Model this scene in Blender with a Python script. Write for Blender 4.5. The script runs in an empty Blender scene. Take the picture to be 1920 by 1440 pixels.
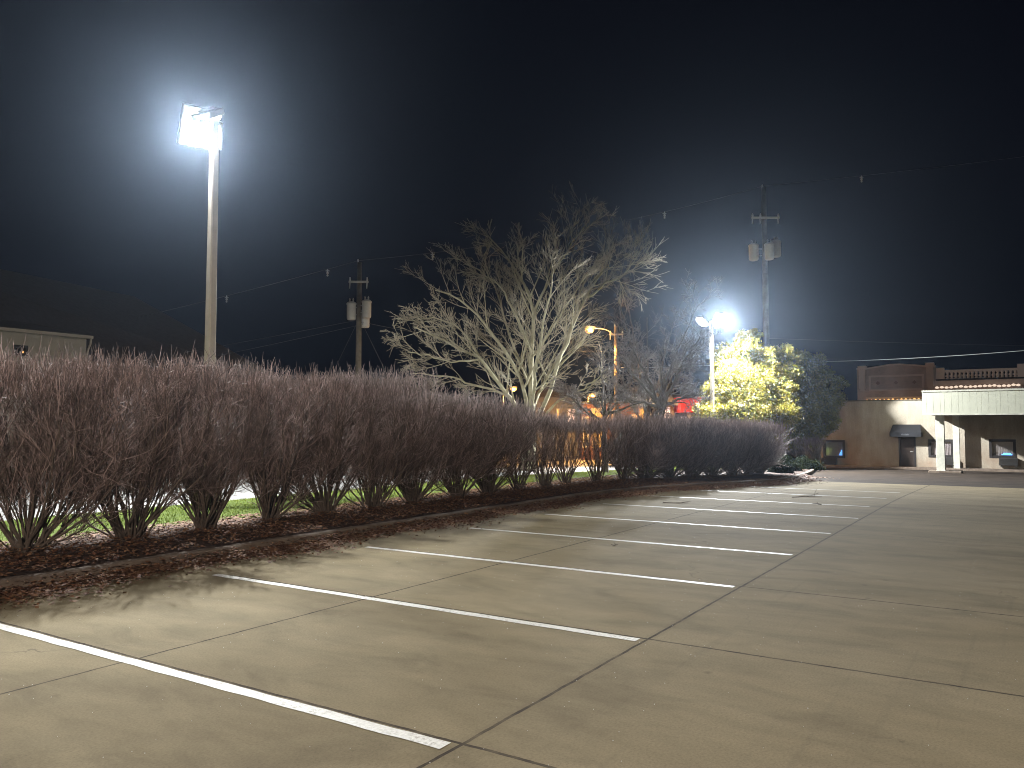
import bpy, math, random
import numpy as np
from mathutils import Vector, Matrix
R = math.radians
sc = bpy.context.scene
COL = sc.collection
rng = random.Random(11)
nr = np.random.RandomState(5)

# ------------------------------------------------------------------ camera / frames
TH = math.atan(80/1500.0)
CAMZ = 1.8
SA, CA = math.sin(R(32.6)), math.cos(R(32.6))          # lot axis a = (SA,CA), b = (-CA,SA)
def ray(px, py):
    u = (px-960)/1500.0; v = (720-py)/1500.0
    return (u, math.cos(TH)-v*math.sin(TH), math.sin(TH)+v*math.cos(TH))
def at(px, py, D):
    d = ray(px, py); k = D/d[1]
    return Vector((d[0]*k, D, CAMZ+d[2]*k))
def W(a, b, z=0.0): return Vector((a*SA-b*CA, a*CA+b*SA, z))
def AB(x, y): return (x*SA+y*CA, -x*CA+y*SA)
def gza(a):
    t = min(a, 58.0)-22.0
    return -0.02*(t+math.sqrt(t*t+4.0))/2.0+0.002
def gz(a, b=0): return gza(a)+0.002*0
def gxy(x, y): a, b = AB(x, y); return gza(a)
LOTROT = R(90-32.6)                                   # object rotation so that local x = a, local y = b

# ------------------------------------------------------------------ materials
def mat(name, color=(.5,.5,.5), rough=.7, spec=.5, metal=0, emit=None, es=0, noise=None, bump=0, nscale=8, rand=None, sss=0, alpha=None, trans=0):
    m = bpy.data.materials.new(name); m.use_nodes = True
    nt = m.node_tree; bs = nt.nodes['Principled BSDF']
    bs.inputs['Base Color'].default_value = (*color, 1); bs.inputs['Roughness'].default_value = rough
    bs.inputs['Specular IOR Level'].default_value = spec; bs.inputs['Metallic'].default_value = metal
    if emit: bs.inputs['Emission Color'].default_value = (*emit, 1); bs.inputs['Emission Strength'].default_value = es
    L = nt.links
    if trans: bs.inputs['Transmission Weight'].default_value = trans
    if noise or bump:
        tc = nt.nodes.new('ShaderNodeTexCoord'); n = nt.nodes.new('ShaderNodeTexNoise')
        n.inputs['Scale'].default_value = nscale; n.inputs['Detail'].default_value = 6; n.inputs['Roughness'].default_value = .62
        L.new(tc.outputs['Object'], n.inputs['Vector'])
        if noise:
            cr = nt.nodes.new('ShaderNodeValToRGB'); cr.color_ramp.elements[0].position = .32; cr.color_ramp.elements[1].position = .7
            cr.color_ramp.elements[0].color = (*color, 1); cr.color_ramp.elements[1].color = (*noise, 1)
            L.new(n.outputs['Fac'], cr.inputs['Fac']); L.new(cr.outputs['Color'], bs.inputs['Base Color'])
        if bump:
            bp = nt.nodes.new('ShaderNodeBump'); bp.inputs['Strength'].default_value = bump; bp.inputs['Distance'].default_value = .02
            L.new(n.outputs['Fac'], bp.inputs['Height']); L.new(bp.outputs['Normal'], bs.inputs['Normal'])
    if rand:
        g = nt.nodes.new('ShaderNodeNewGeometry'); cr = nt.nodes.new('ShaderNodeValToRGB')
        els = cr.color_ramp.elements
        while len(els) < len(rand): els.new(.5)
        for i, c in enumerate(rand): els[i].position = i/(len(rand)-1); els[i].color = (*c, 1)
        L.new(g.outputs['Random Per Island'], cr.inputs['Fac']); L.new(cr.outputs['Color'], bs.inputs['Base Color'])
    return m

def nd(nt, typ, **kw):
    n = nt.nodes.new(typ)
    for k, v in kw.items(): setattr(n, k, v)
    return n
def mth(nt, op, a, b=None, c=None):
    n = nt.nodes.new('ShaderNodeMath'); n.operation = op
    for i, v in enumerate((a, b, c)):
        if v is None: continue
        if isinstance(v, (int, float)): n.inputs[i].default_value = v
        else: nt.links.new(v, n.inputs[i])
    return n.outputs[0]
def tex(nt, vec, scale, detail=5, rough=.6, dist=0):
    n = nt.nodes.new('ShaderNodeTexNoise'); n.inputs['Scale'].default_value = scale; n.inputs['Detail'].default_value = detail
    n.inputs['Roughness'].default_value = rough; n.inputs['Distortion'].default_value = dist
    nt.links.new(vec, n.inputs['Vector']); return n.outputs['Fac']
def ramp(nt, fac, stops):
    r = nt.nodes.new('ShaderNodeValToRGB'); els = r.color_ramp.elements
    while len(els) < len(stops): els.new(.5)
    for e, (p, c) in zip(els, stops):
        e.position = p; e.color = (c, c, c, 1) if isinstance(c, float) else (*c, 1)
    nt.links.new(fac, r.inputs['Fac']); return r.outputs['Color']
def mixc(nt, fac, a, b, mode='MIX'):
    n = nt.nodes.new('ShaderNodeMix'); n.data_type = 'RGBA'; n.blend_type = mode
    def s(sock, v):
        if isinstance(v, (int, float)): sock.default_value = v
        elif isinstance(v, tuple): sock.default_value = (*v, 1)
        else: nt.links.new(v, sock)
    s(n.inputs[0], fac); s(n.inputs[6], a); s(n.inputs[7], b)
    return n.outputs[2]

def concrete_lot():
    m = bpy.data.materials.new('lot_concrete'); m.use_nodes = True; nt = m.node_tree; bs = nt.nodes['Principled BSDF']; L = nt.links
    tc = nd(nt, 'ShaderNodeTexCoord'); O = tc.outputs['Object']
    sx = nd(nt, 'ShaderNodeSeparateXYZ'); L.new(O, sx.inputs[0]); a, b = sx.outputs[0], sx.outputs[1]
    mp = nd(nt, 'ShaderNodeMapping'); mp.inputs['Scale'].default_value = (1, .45, 1); L.new(O, mp.inputs[0])
    big = tex(nt, mp.outputs[0], .5, 6, .6, .8); mid = tex(nt, mp.outputs[0], 2.2, 7, .65, .5); fine = tex(nt, O, 60, 4, .7)
    vf = tex(nt, O, 260, 2, .6)
    c = ramp(nt, big, [(.28, (.165,.130,.074)), (.5, (.222,.179,.106)), (.72, (.268,.220,.136))])
    c2 = ramp(nt, mid, [(.28, .74), (.5, 1.0), (.74, 1.16)]); c = mixc(nt, 1.0, c, c2, 'MULTIPLY')
    c3 = ramp(nt, fine, [(.25, .72), (.5, 1.0), (.8, 1.22)]); c = mixc(nt, 1.0, c, c3, 'MULTIPLY')
    # dark oily drips in the middle of each bay
    av = mth(nt, 'MULTIPLY', mth(nt, 'SUBTRACT', a, 3.68), 1/2.67)
    fr = mth(nt, 'ABSOLUTE', mth(nt, 'SUBTRACT', mth(nt, 'FRACT', av), .5))
    inb = mth(nt, 'MULTIPLY', mth(nt, 'GREATER_THAN', b, 2.9), mth(nt, 'LESS_THAN', b, 8.2))
    oil = mth(nt, 'MULTIPLY', mth(nt, 'MULTIPLY', mth(nt, 'SUBTRACT', 1.0, mth(nt, 'MULTIPLY', fr, 2.6)), inb), ramp(nt, tex(nt, O, 1.3, 6, .7), [(.45, 0.0), (.72, 1.0)]))
    oil = mth(nt, 'MAXIMUM', oil, 0.0)
    c = mixc(nt, mth(nt, 'MULTIPLY', oil, .35), c, (.12,.10,.065))
    # small round drips and pale scuffs
    v2 = nd(nt, 'ShaderNodeTexVoronoi'); v2.inputs['Scale'].default_value = 1.7; v2.inputs['Randomness'].default_value = 1.0; L.new(O, v2.inputs['Vector'])
    spot = mth(nt, 'MULTIPLY', ramp(nt, v2.outputs['Distance'], [(.03, 1.0), (.085, 0.0)]), mth(nt, 'GREATER_THAN', tex(nt, O, .9, 2, .5), .52))
    c = mixc(nt, mth(nt, 'MULTIPLY', spot, .5), c, (.07,.055,.035))
    mp3 = nd(nt, 'ShaderNodeMapping'); mp3.inputs['Scale'].default_value = (.25, 7, 1); mp3.inputs['Rotation'].default_value = (0, 0, .12); L.new(O, mp3.inputs[0])
    tyre = mth(nt, 'MULTIPLY', ramp(nt, tex(nt, mp3.outputs[0], 1.0, 3, .6), [(.58, 0.0), (.70, 1.0)]), mth(nt, 'LESS_THAN', b, 2.4))
    c = mixc(nt, mth(nt, 'MULTIPLY', tyre, .13), c, (.08,.065,.045))
    # saw-cut joints, slightly wobbly and of uneven darkness
    wob = mth(nt, 'MULTIPLY', mth(nt, 'SUBTRACT', tex(nt, O, 2.5, 4, .7), .5), .035)
    def joint(coord, pos, w, lo=None, hi=None, other=None):
        d = mth(nt, 'ABSOLUTE', mth(nt, 'ADD', mth(nt, 'SUBTRACT', coord, pos), wob))
        k = mth(nt, 'LESS_THAN', d, w)
        if lo is not None: k = mth(nt, 'MULTIPLY', k, mth(nt, 'GREATER_THAN', other, lo))
        if hi is not None: k = mth(nt, 'MULTIPLY', k, mth(nt, 'LESS_THAN', other, hi))
        return k
    tot = joint(b, 2.74, .013)
    soft = joint(b, 2.74, .05)
    for kk in (joint(b, 5.86, .012), joint(b, -3.0, .01), joint(b, -9.0, .01)):
        tot = mth(nt, 'MAXIMUM', tot, kk)
    for aa in (3.765, 6.43, 9.09):
        tot = mth(nt, 'MAXIMUM', tot, joint(a, aa, .014, None, 8.2, b))
    for aa in (14.5, 19.8, 25.1, -2.0):
        tot = mth(nt, 'MAXIMUM', tot, mth(nt, 'MULTIPLY', joint(a, aa, .010, None, 9, b), .45))
    tot = mth(nt, 'MULTIPLY', tot, ramp(nt, tex(nt, O, 6, 3, .6), [(.3, .55), (.6, 1.0)]))
    c = mixc(nt, mth(nt, 'MULTIPLY', soft, .13), c, (.12,.095,.06))
    c = mixc(nt, mth(nt, 'MULTIPLY', tot, .9), c, (.028,.020,.014))
    # hairline cracks
    vo = nd(nt, 'ShaderNodeTexVoronoi', feature='DISTANCE_TO_EDGE'); vo.inputs['Scale'].default_value = .22
    ad = nd(nt, 'ShaderNodeVectorMath', operation='ADD'); nn = nd(nt, 'ShaderNodeTexNoise'); nn.inputs['Scale'].default_value = 1.2; nn.inputs['Detail'].default_value = 5
    L.new(O, nn.inputs['Vector']); L.new(O, ad.inputs[0]); L.new(nn.outputs['Color'], ad.inputs[1]); L.new(ad.outputs[0], vo.inputs['Vector'])
    crk = mth(nt, 'MULTIPLY', mth(nt, 'LESS_THAN', vo.outputs['Distance'], .0012), ramp(nt, tex(nt, O, .35, 2, .5), [(.5, 0.0), (.6, .5)]))
    c = mixc(nt, crk, c, (.09,.07,.05))
    L.new(c, bs.inputs['Base Color'])
    bs.inputs['Roughness'].default_value = .92
    bs.inputs['Specular IOR Level'].default_value = .10
    bp = nd(nt, 'ShaderNodeBump'); bp.inputs['Strength'].default_value = .35; bp.inputs['Distance'].default_value = .004
    L.new(mixc(nt, .5, fine, vf), bp.inputs['Height'])
    bp2 = nd(nt, 'ShaderNodeBump'); bp2.inputs['Strength'].default_value = .6; bp2.inputs['Distance'].default_value = .01; bp2.invert = True
    L.new(tot, bp2.inputs['Height']); L.new(bp.outputs[0], bp2.inputs['Normal']); L.new(bp2.outputs[0], bs.inputs['Normal'])
    return m

def brick_mat(name, c1, c2, mortar, scale=1.0):
    m = bpy.data.materials.new(name); m.use_nodes = True; nt = m.node_tree; bs = nt.nodes['Principled BSDF']; L = nt.links
    tc = nd(nt, 'ShaderNodeTexCoord'); sx = nd(nt, 'ShaderNodeSeparateXYZ'); L.new(tc.outputs['Object'], sx.inputs[0])
    cb = nd(nt, 'ShaderNodeCombineXYZ'); L.new(mth(nt, 'ADD', sx.outputs[0], sx.outputs[1]), cb.inputs[0]); L.new(sx.outputs[2], cb.inputs[1])
    br = nd(nt, 'ShaderNodeTexBrick'); L.new(cb.outputs[0], br.inputs['Vector'])
    br.inputs['Color1'].default_value = (*c1, 1); br.inputs['Color2'].default_value = (*c2, 1); br.inputs['Mortar'].default_value = (*mortar, 1)
    br.inputs['Scale'].default_value = scale; br.inputs['Brick Width'].default_value = .22; br.inputs['Row Height'].default_value = .075; br.inputs['Mortar Size'].default_value = .008
    n = tex(nt, tc.outputs['Object'], .9, 5, .6)
    L.new(mixc(nt, 1.0, br.outputs['Color'], ramp(nt, n, [(.3, .7), (.7, 1.1)]), 'MULTIPLY'), bs.inputs['Base Color'])
    bs.inputs['Roughness'].default_value = .85
    return m

def stucco_mat():
    m = bpy.data.materials.new('stained_stucco'); m.use_nodes = True; nt = m.node_tree; bs = nt.nodes['Principled BSDF']; L = nt.links
    tc = nd(nt, 'ShaderNodeTexCoord'); O = tc.outputs['Object']; sx = nd(nt, 'ShaderNodeSeparateXYZ'); L.new(O, sx.inputs[0]); z = sx.outputs[2]
    n1 = tex(nt, O, .45, 6, .65, .6); n2 = tex(nt, O, 14, 5, .6)
    base = ramp(nt, n1, [(.35, (.32,.27,.20)), (.6, (.40,.35,.27))])
    mp = nd(nt, 'ShaderNodeMapping'); mp.inputs['Scale'].default_value = (3, 3, .5); L.new(O, mp.inputs[0])
    st = tex(nt, mp.outputs[0], 1.0, 6, .7)
    base = mixc(nt, 1.0, base, ramp(nt, st, [(.3, .8), (.65, 1.08)]), 'MULTIPLY')
    # rust coloured splash-back stains near the ground
    low = mth(nt, 'MAXIMUM', mth(nt, 'SUBTRACT', 1.0, mth(nt, 'MULTIPLY', z, .55)), 0.0)
    k = mth(nt, 'MULTIPLY', low, ramp(nt, tex(nt, O, .55, 5, .6), [(.42, 0.0), (.62, 1.0)]))
    base = mixc(nt, mth(nt, 'MULTIPLY', k, .6), base, (.22,.115,.06))
    base = mixc(nt, 1.0, base, ramp(nt, n2, [(.3, .88), (.7, 1.08)]), 'MULTIPLY')
    L.new(base, bs.inputs['Base Color']); bs.inputs['Roughness'].default_value = .9
    bp = nd(nt, 'ShaderNodeBump'); bp.inputs['Strength'].default_value = .4; bp.inputs['Distance'].default_value = .01
    L.new(n2, bp.inputs['Height']); L.new(bp.outputs[0], bs.inputs['Normal'])
    return m

M = {}
M['lot'] = concrete_lot()
M['dark_paving'] = mat('dark_paving', (.026,.019,.014), .95, spec=.1, noise=(.052,.039,.029), nscale=1.4, bump=.5)  # darker brown paving tone
M['ground'] = mat('ground_soil', (.05,.045,.03), .95, noise=(.09,.08,.05), nscale=.5)
M['street'] = mat('street_concrete', (.30,.29,.27), .8, noise=(.42,.41,.38), nscale=.8, bump=.2)
M['kerb'] = mat('kerb_concrete', (.10,.07,.05), .85, noise=(.22,.17,.125), nscale=3, bump=.6)
M['soil'] = mat('mulch', (.030,.017,.010), .95, noise=(.085,.045,.026), nscale=9, bump=1.0)
M['lawn'] = mat('lawn_soil', (.06,.09,.012), .95, noise=(.13,.17,.02), nscale=5, bump=.6)
M['paint'] = mat('road_paint', (.60,.58,.52), .6, noise=(.80,.78,.72), nscale=45, bump=.15)
nt_ = M['paint'].node_tree; bs_ = nt_.nodes['Principled BSDF']; src_ = bs_.inputs['Base Color'].links[0].from_socket
tc_ = nt_.nodes.new('ShaderNodeTexCoord'); ws_ = tex(nt_, tc_.outputs['Object'], 22, 8, .8); wl_ = tex(nt_, tc_.outputs['Object'], 1.6, 3, .6)
wear_ = mth(nt_, 'MULTIPLY', ramp(nt_, ws_, [(.50, 0.0), (.60, 1.0)]), ramp(nt_, wl_, [(.40, .12), (.68, 1.0)]))
nt_.links.new(mixc(nt_, wear_, src_, (.27,.23,.16)), bs_.inputs['Base Color']); bs_.inputs['Specular IOR Level'].default_value = .2
M['leaf_litter'] = mat('dry_leaves', rough=.75, rand=[(.12,.05,.022),(.22,.10,.045),(.09,.035,.02),(.32,.19,.10),(.16,.07,.03)])
M['grass'] = mat('grass_blades', rough=.6, rand=[(.16,.24,.012),(.22,.30,.02),(.28,.33,.03),(.30,.27,.06)])
M['hedge_wood'] = mat('hedge_bark', (.075,.055,.04), .85, noise=(.16,.12,.09), nscale=20)
M['hedge_twig'] = mat('hedge_twigs', rough=.65, spec=.4, rand=[(.115,.080,.066),(.24,.17,.145),(.46,.34,.30),(.085,.06,.048),(.165,.12,.098)])
M['bark'] = mat('maple_bark', (.30,.27,.17), .9, noise=(.44,.40,.27), nscale=6, bump=.6)
M['bark_dark'] = mat('dark_bark', (.07,.06,.05), .9, noise=(.14,.12,.10), nscale=8, bump=.6)
M['twig_dark'] = mat('dark_twigs', rough=.8, rand=[(.10,.08,.07),(.17,.145,.13),(.22,.19,.17)])
M['twig'] = mat('pale_twigs', rough=.8, rand=[(.26,.22,.15),(.42,.37,.26),(.34,.28,.20)])
def leafmat(name, cols):
    m = mat(name, rough=.5, rand=cols); nt = m.node_tree; bs = nt.nodes['Principled BSDF']
    tr = nd(nt, 'ShaderNodeBsdfTranslucent'); mx = nd(nt, 'ShaderNodeMixShader'); mx.inputs[0].default_value = .3
    out = nt.nodes['Material Output']; cr = [n for n in nt.nodes if n.type == 'VALTORGB'][0]
    nt.links.new(cr.outputs[0], tr.inputs[0]); nt.links.new(bs.outputs[0], mx.inputs[1]); nt.links.new(tr.outputs[0], mx.inputs[2]); nt.links.new(mx.outputs[0], out.inputs[0])
    return m
M['leaf_y'] = leafmat('yellow_green_leaves', [(.17,.17,.02),(.30,.25,.03),(.09,.12,.02),(.38,.27,.05),(.05,.08,.015)])
M['leaf_g'] = leafmat('olive_leaves', [(.08,.09,.015),(.17,.16,.025),(.24,.19,.03),(.05,.06,.015)])
M['leaf_shade'] = leafmat('shaded_leaves', [(.010,.016,.008),(.018,.024,.011),(.026,.03,.014)])  # near-black leaf colour holds the shade under the evergreen
bs_ = [n for n in M['leaf_shade'].node_tree.nodes if n.type == 'BSDF_PRINCIPLED'][0]; bs_.inputs['Specular IOR Level'].default_value = .05; bs_.inputs['Roughness'].default_value = .9
M['pole_paint'] = mat('lamp_pole_paint', (.42,.36,.29), .5, noise=(.50,.44,.36), nscale=5, spec=.5)
M['housing'] = mat('lamp_housing', (.12,.11,.10), .5)
M['lens'] = mat('lamp_lens', (.9,.9,.9), .3, emit=(.86,.93,1.0), es=60)
M['sodium'] = mat('sodium_lens', (.9,.6,.3), .3, emit=(1.0,.42,.08), es=3.2)
M['wood_pole'] = mat('weathered_wood', (.09,.07,.045), .9, noise=(.17,.135,.09), nscale=4, bump=.5)
M['galv'] = mat('galvanised_steel', (.42,.40,.36), .5, noise=(.50,.48,.44), nscale=6)
M['wire'] = mat('cable', (.07,.065,.06), .6)
M['wire_pale'] = mat('aluminium_cable', (.55,.56,.55), .4, metal=.3)
M['ceramic'] = mat('insulator', (.45,.45,.45), .3)
M['stucco'] = stucco_mat()
M['fascia'] = mat('canopy_siding', (.46,.46,.36), .8, noise=(.52,.52,.41), nscale=2)
M['column'] = mat('column_paint', (.42,.42,.34), .6, noise=(.62,.60,.50), nscale=3)
M['soffit'] = mat('soffit', (.10,.085,.06), .9)
M['darkframe'] = mat('dark_frame', (.02,.016,.014), .5)
M['curtain'] = mat('window_curtain', (.34,.29,.28), .9, noise=(.42,.36,.35), nscale=12)
M['curtain_pale'] = mat('pale_blind', (.32,.28,.26), .9, noise=(.36,.32,.30), nscale=9)
M['glass'] = mat('window_glass', (.02,.02,.025), .08, spec=.6)
M['door'] = mat('brown_door', (.05,.03,.02), .6, noise=(.07,.045,.03), nscale=4)
M['awning'] = mat('black_awning', (.008,.008,.010), .8)
M['lettering'] = mat('faded_lettering', (.10,.10,.11), .7)
M['acunit'] = mat('ac_casing', (.03,.026,.022), .7)
M['blue'] = mat('blue_neon', (.1,.3,1), .4, emit=(.12,.40,1.0), es=1.6)
M['pinkbrick'] = brick_mat('pale_pink_brick', (.64,.52,.46), (.57,.46,.41), (.60,.51,.46))
M['pinktrim'] = mat('terracotta_trim', (.70,.59,.53), .8, noise=(.76,.65,.59), nscale=3)
M['redbrick'] = brick_mat('red_brick', (.28,.09,.045), (.22,.07,.04), (.30,.22,.16))
M['inset'] = mat('faded_inset', (.34,.25,.22), .9)
M['recess'] = mat('dark_recess', (.03,.024,.022), .9)
M['bulb_warm'] = mat('warm_bulb', (1,.6,.2), .4, emit=(1.0,.55,.18), es=1.6)
M['bulb_pale'] = mat('pale_bulb', (.8,.7,.6), .4, emit=(1.0,.78,.60), es=.9)
M['siding_grey'] = mat('grey_siding', (.17,.16,.17), .8, noise=(.21,.20,.21), nscale=2)
M['siding_cream'] = mat('cream_siding', (.28,.25,.20), .8, noise=(.33,.29,.23), nscale=2)
M['cream'] = mat('cream_panel', (.48,.38,.20), .8, noise=(.55,.44,.26), nscale=2)
M['shingle'] = mat('dark_shingle', (.065,.056,.054), .9, noise=(.09,.078,.074), nscale=4, bump=.3)
M['trim'] = mat('white_trim', (.55,.52,.45), .7)
M['lit_window'] = mat('lit_window', (.6,.4,.2), .5, emit=(1.0,.50,.16), es=1.3)
M['lit_white'] = mat('lit_white_window', (.7,.6,.6), .5, emit=(1.0,.72,.68), es=1.0)
M['red_awning'] = mat('red_canopy', (.60,.04,.03), .6, emit=(1.0,.08,.05), es=.12)
M['whitewall'] = mat('white_wall', (.42,.42,.42), .8, noise=(.50,.50,.50), nscale=2)
M['car_dark'] = mat('dark_car_paint', (.02,.035,.035), .25, spec=.6)
M['car_grey'] = mat('grey_car_paint', (.12,.12,.13), .3, spec=.6)
M['tyre'] = mat('tyre', (.015,.015,.015), .9)
M['steel'] = mat('steel_rim', (.4,.4,.42), .35, metal=.8)
M['taillight'] = mat('tail_light', (.3,.02,.01), .3)

def clear_pane():
    m = bpy.data.materials.new('clear_pane'); m.use_nodes = True; nt = m.node_tree; nt.nodes.clear()
    ou = nd(nt, 'ShaderNodeOutputMaterial'); t = nd(nt, 'ShaderNodeBsdfTransparent'); g = nd(nt, 'ShaderNodeBsdfGlossy'); g.inputs['Roughness'].default_value = .03; mx = nd(nt, 'ShaderNodeMixShader'); mx.inputs[0].default_value = .07
    nt.links.new(t.outputs[0], mx.inputs[1]); nt.links.new(g.outputs[0], mx.inputs[2]); nt.links.new(mx.outputs[0], ou.inputs[0]); return m
# ------------------------------------------------------------------ object helpers
def tag(o, label=None, cat=None, group=None, kind=None):
    if label: o['label'] = label
    if cat: o['category'] = cat
    if group: o['group'] = group
    if kind: o['kind'] = kind
    return o
def empty(name, loc, rz=0, **kw):
    o = bpy.data.objects.new(name, None); COL.objects.link(o); o.empty_display_size = .2
    o.location = loc; o.rotation_euler = (0, 0, rz); tag(o, **kw); return o
def link(name, me, m, parent=None, smooth=False):
    o = bpy.data.objects.new(name, me); COL.objects.link(o)
    if m is not None: me.materials.append(m)
    if smooth: me.shade_smooth()
    if parent: o.parent = parent
    return o
def dup(root, loc, rz, label, group=None, scale=None):
    r = root.copy(); COL.objects.link(r); r.location = loc; r.rotation_euler = (0, 0, rz); r['label'] = label
    if group: r['group'] = group
    if scale: r.scale = scale
    for ch in list(root.children):
        c = ch.copy(); COL.objects.link(c); c.parent = r
        for g in list(ch.children):
            d = g.copy(); COL.objects.link(d); d.parent = c
            for h in list(g.children):
                e = h.copy(); COL.objects.link(e); e.parent = d
    return r

class MB:
    """collects simple shapes into one mesh"""
    def __init__(s): s.v = []; s.f = []
    def box(s, x0, x1, y0, y1, z0, z1):
        n = len(s.v)
        s.v += [(x0,y0,z0),(x1,y0,z0),(x1,y1,z0),(x0,y1,z0),(x0,y0,z1),(x1,y0,z1),(x1,y1,z1),(x0,y1,z1)]
        s.f += [tuple(n+i for i in q) for q in ((0,3,2,1),(4,5,6,7),(0,1,5,4),(1,2,6,5),(2,3,7,6),(3,0,4,7))]; return s
    def xbox(s, c, size, mtx):
        n = len(s.v); hx, hy, hz = [k/2 for k in size]
        for z in (-hz, hz):
            for (x, y) in ((-hx,-hy),(hx,-hy),(hx,hy),(-hx,hy)):
                s.v.append(tuple(Vector(c)+mtx@Vector((x,y,z))))
        s.f += [tuple(n+i for i in q) for q in ((0,3,2,1),(4,5,6,7),(0,1,5,4),(1,2,6,5),(2,3,7,6),(3,0,4,7))]; return s
    def cyl(s, p0, p1, r0, r1=None, k=12, cap=True):
        r1 = r0 if r1 is None else r1
        p0, p1 = Vector(p0), Vector(p1); d = (p1-p0).normalized()
        u = d.cross(Vector((0,0,1)) if abs(d.z) < .9 else Vector((1,0,0))).normalized(); w = d.cross(u)
        n = len(s.v)
        for p, r in ((p0, r0), (p1, r1)):
            for i in range(k):
                t = 2*math.pi*i/k; s.v.append(tuple(p+u*(r*math.cos(t))+w*(r*math.sin(t))))
        for i in range(k):
            j = (i+1) % k; s.f.append((n+i, n+k+i, n+k+j, n+j))
        if cap: s.f.append(tuple(n+i for i in range(k))); s.f.append(tuple(n+k+i for i in reversed(range(k))))
        return s
    def lathe(s, c, prof, k=16):
        n = len(s.v)
        for (r, z) in prof:
            for i in range(k):
                t = 2*math.pi*i/k; s.v.append((c[0]+r*math.cos(t), c[1]+r*math.sin(t), c[2]+z))
        for q in range(len(prof)-1):
            for i in range(k):
                j = (i+1) % k; s.f.append((n+q*k+i, n+q*k+j, n+(q+1)*k+j, n+(q+1)*k+i))
        s.f.append(tuple(n+i for i in reversed(range(k)))); m = n+(len(prof)-1)*k; s.f.append(tuple(m+i for i in range(k)))
        return s
    def prism(s, pts, y0, y1):
        """outline in x,z extruded along y"""
        n = len(s.v); k = len(pts)
        s.v += [(x, y0, z) for x, z in pts]+[(x, y1, z) for x, z in pts]
        s.f.append(tuple(n+i for i in range(k))); s.f.append(tuple(n+k+i for i in reversed(range(k))))
        for i in range(k):
            j = (i+1) % k; s.f.append((n+j, n+i, n+k+i, n+k+j))
        return s
    def build(s, name, m, parent=None, smooth=False, bevel=0):
        me = bpy.data.meshes.new(name); me.from_pydata(s.v, [], s.f); me.update()
        o = link(name, me, m, parent, smooth)
        if bevel:
            b = o.modifiers.new('bevel', 'BEVEL'); b.width = bevel; b.segments = 2; b.limit_method = 'ANGLE'
        return o

def mesh_np(name, V, F):
    """V (n,3), F (m,k) arrays"""
    me = bpy.data.meshes.new(name); k = F.shape[1]
    me.vertices.add(len(V)); me.vertices.foreach_set('co', V.astype(np.float32).ravel())
    me.loops.add(F.size); me.loops.foreach_set('vertex_index', F.astype(np.int32).ravel())
    me.polygons.add(len(F)); me.polygons.foreach_set('loop_start', np.arange(0, F.size, k, dtype=np.int32))
    me.update(calc_edges=True); me.validate(); return me

def tubes(name, polys, k):
    groups = {}
    for p, r in polys: groups.setdefault(len(p), []).append((p, r))
    Vs, Fs, off = [], [], 0
    ang = np.arange(k)*2*np.pi/k
    for n, lst in groups.items():
        P = np.array([q[0] for q in lst], dtype=float); Rr = np.array([q[1] for q in lst], dtype=float)
        m = len(lst); T = np.gradient(P, axis=1); T /= np.linalg.norm(T, axis=2, keepdims=True)+1e-9
        d = P[:, -1]-P[:, 0]; d /= np.linalg.norm(d, axis=1, keepdims=True)+1e-9
        ref = np.where(np.abs(d[:, 2:3]) < .8, np.array([[0,0,1.]]), np.array([[1.,0,0]]))
        u = np.cross(d, ref); u /= np.linalg.norm(u, axis=1, keepdims=True)+1e-9
        U = np.repeat(u[:, None, :], n, axis=1); U = U-(U*T).sum(2, keepdims=True)*T; U /= np.linalg.norm(U, axis=2, keepdims=True)+1e-9
        Wv = np.cross(T, U)
        V = P[:, :, None, :]+Rr[:, :, None, None]*(np.cos(ang)[None, None, :, None]*U[:, :, None, :]+np.sin(ang)[None, None, :, None]*Wv[:, :, None, :])
        Vs.append(V.reshape(-1, 3))
        idx = off+np.arange(m*n*k).reshape(m, n, k); nx = np.roll(idx, -1, axis=2)
        F = np.stack([idx[:, :-1], nx[:, :-1], nx[:, 1:], idx[:, 1:]], axis=-1).reshape(-1, 4); Fs.append(F)
        off += m*n*k
    me = mesh_np(name, np.concatenate(Vs), np.concatenate(Fs)); me.shade_smooth(); return me

def quads(name, C, U, Vv):
    """leaf like quads (rhombs): centres C, half axes U (long), Vv (short)"""
    n = len(C); V = np.stack([C-U, C+Vv*1.0-U*.1, C+U, C-Vv*1.0-U*.1], axis=1).reshape(-1, 3)
    return mesh_np(name, V, np.arange(n*4).reshape(n, 4))
def rdir(n):
    v = nr.normal(size=(n, 3)); return v/np.linalg.norm(v, axis=1, keepdims=True)

# ------------------------------------------------------------------ ground sheets
def sheet(name, m, afun, bfun, na, nb, zoff, label=None, bump=0, kind='structure', skirt=0):
    """grid in lot coordinates: afun(s) -> a, bfun(a,t) -> b ; s,t in 0..1"""
    V = []; F = []
    for i in range(na+1):
        a = afun(i/na)
        for j in range(nb+1):
            b = bfun(a, j/nb); z = gza(a)+(zoff(a, b, j/nb) if callable(zoff) else zoff)
            if bump: z += bump*(math.sin(a*2.1+b*1.3)+math.sin(a*.9-b*3.1+1)+.6*math.sin(a*5.3+b*4.1))/2.6
            V.append((a, b, z))
    for i in range(na):
        for j in range(nb):
            n = i*(nb+1)+j; F.append((n, n+nb+1, n+nb+2, n+1))
    me = bpy.data.meshes.new(name); me.from_pydata(V, [], F); me.update()
    o = link(name, me, m); o.rotation_euler = (0, 0, LOTROT); o['kind'] = kind
    me.shade_smooth(); return o
lin = lambda x0, x1: (lambda s: x0+(x1-x0)*s)
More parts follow.
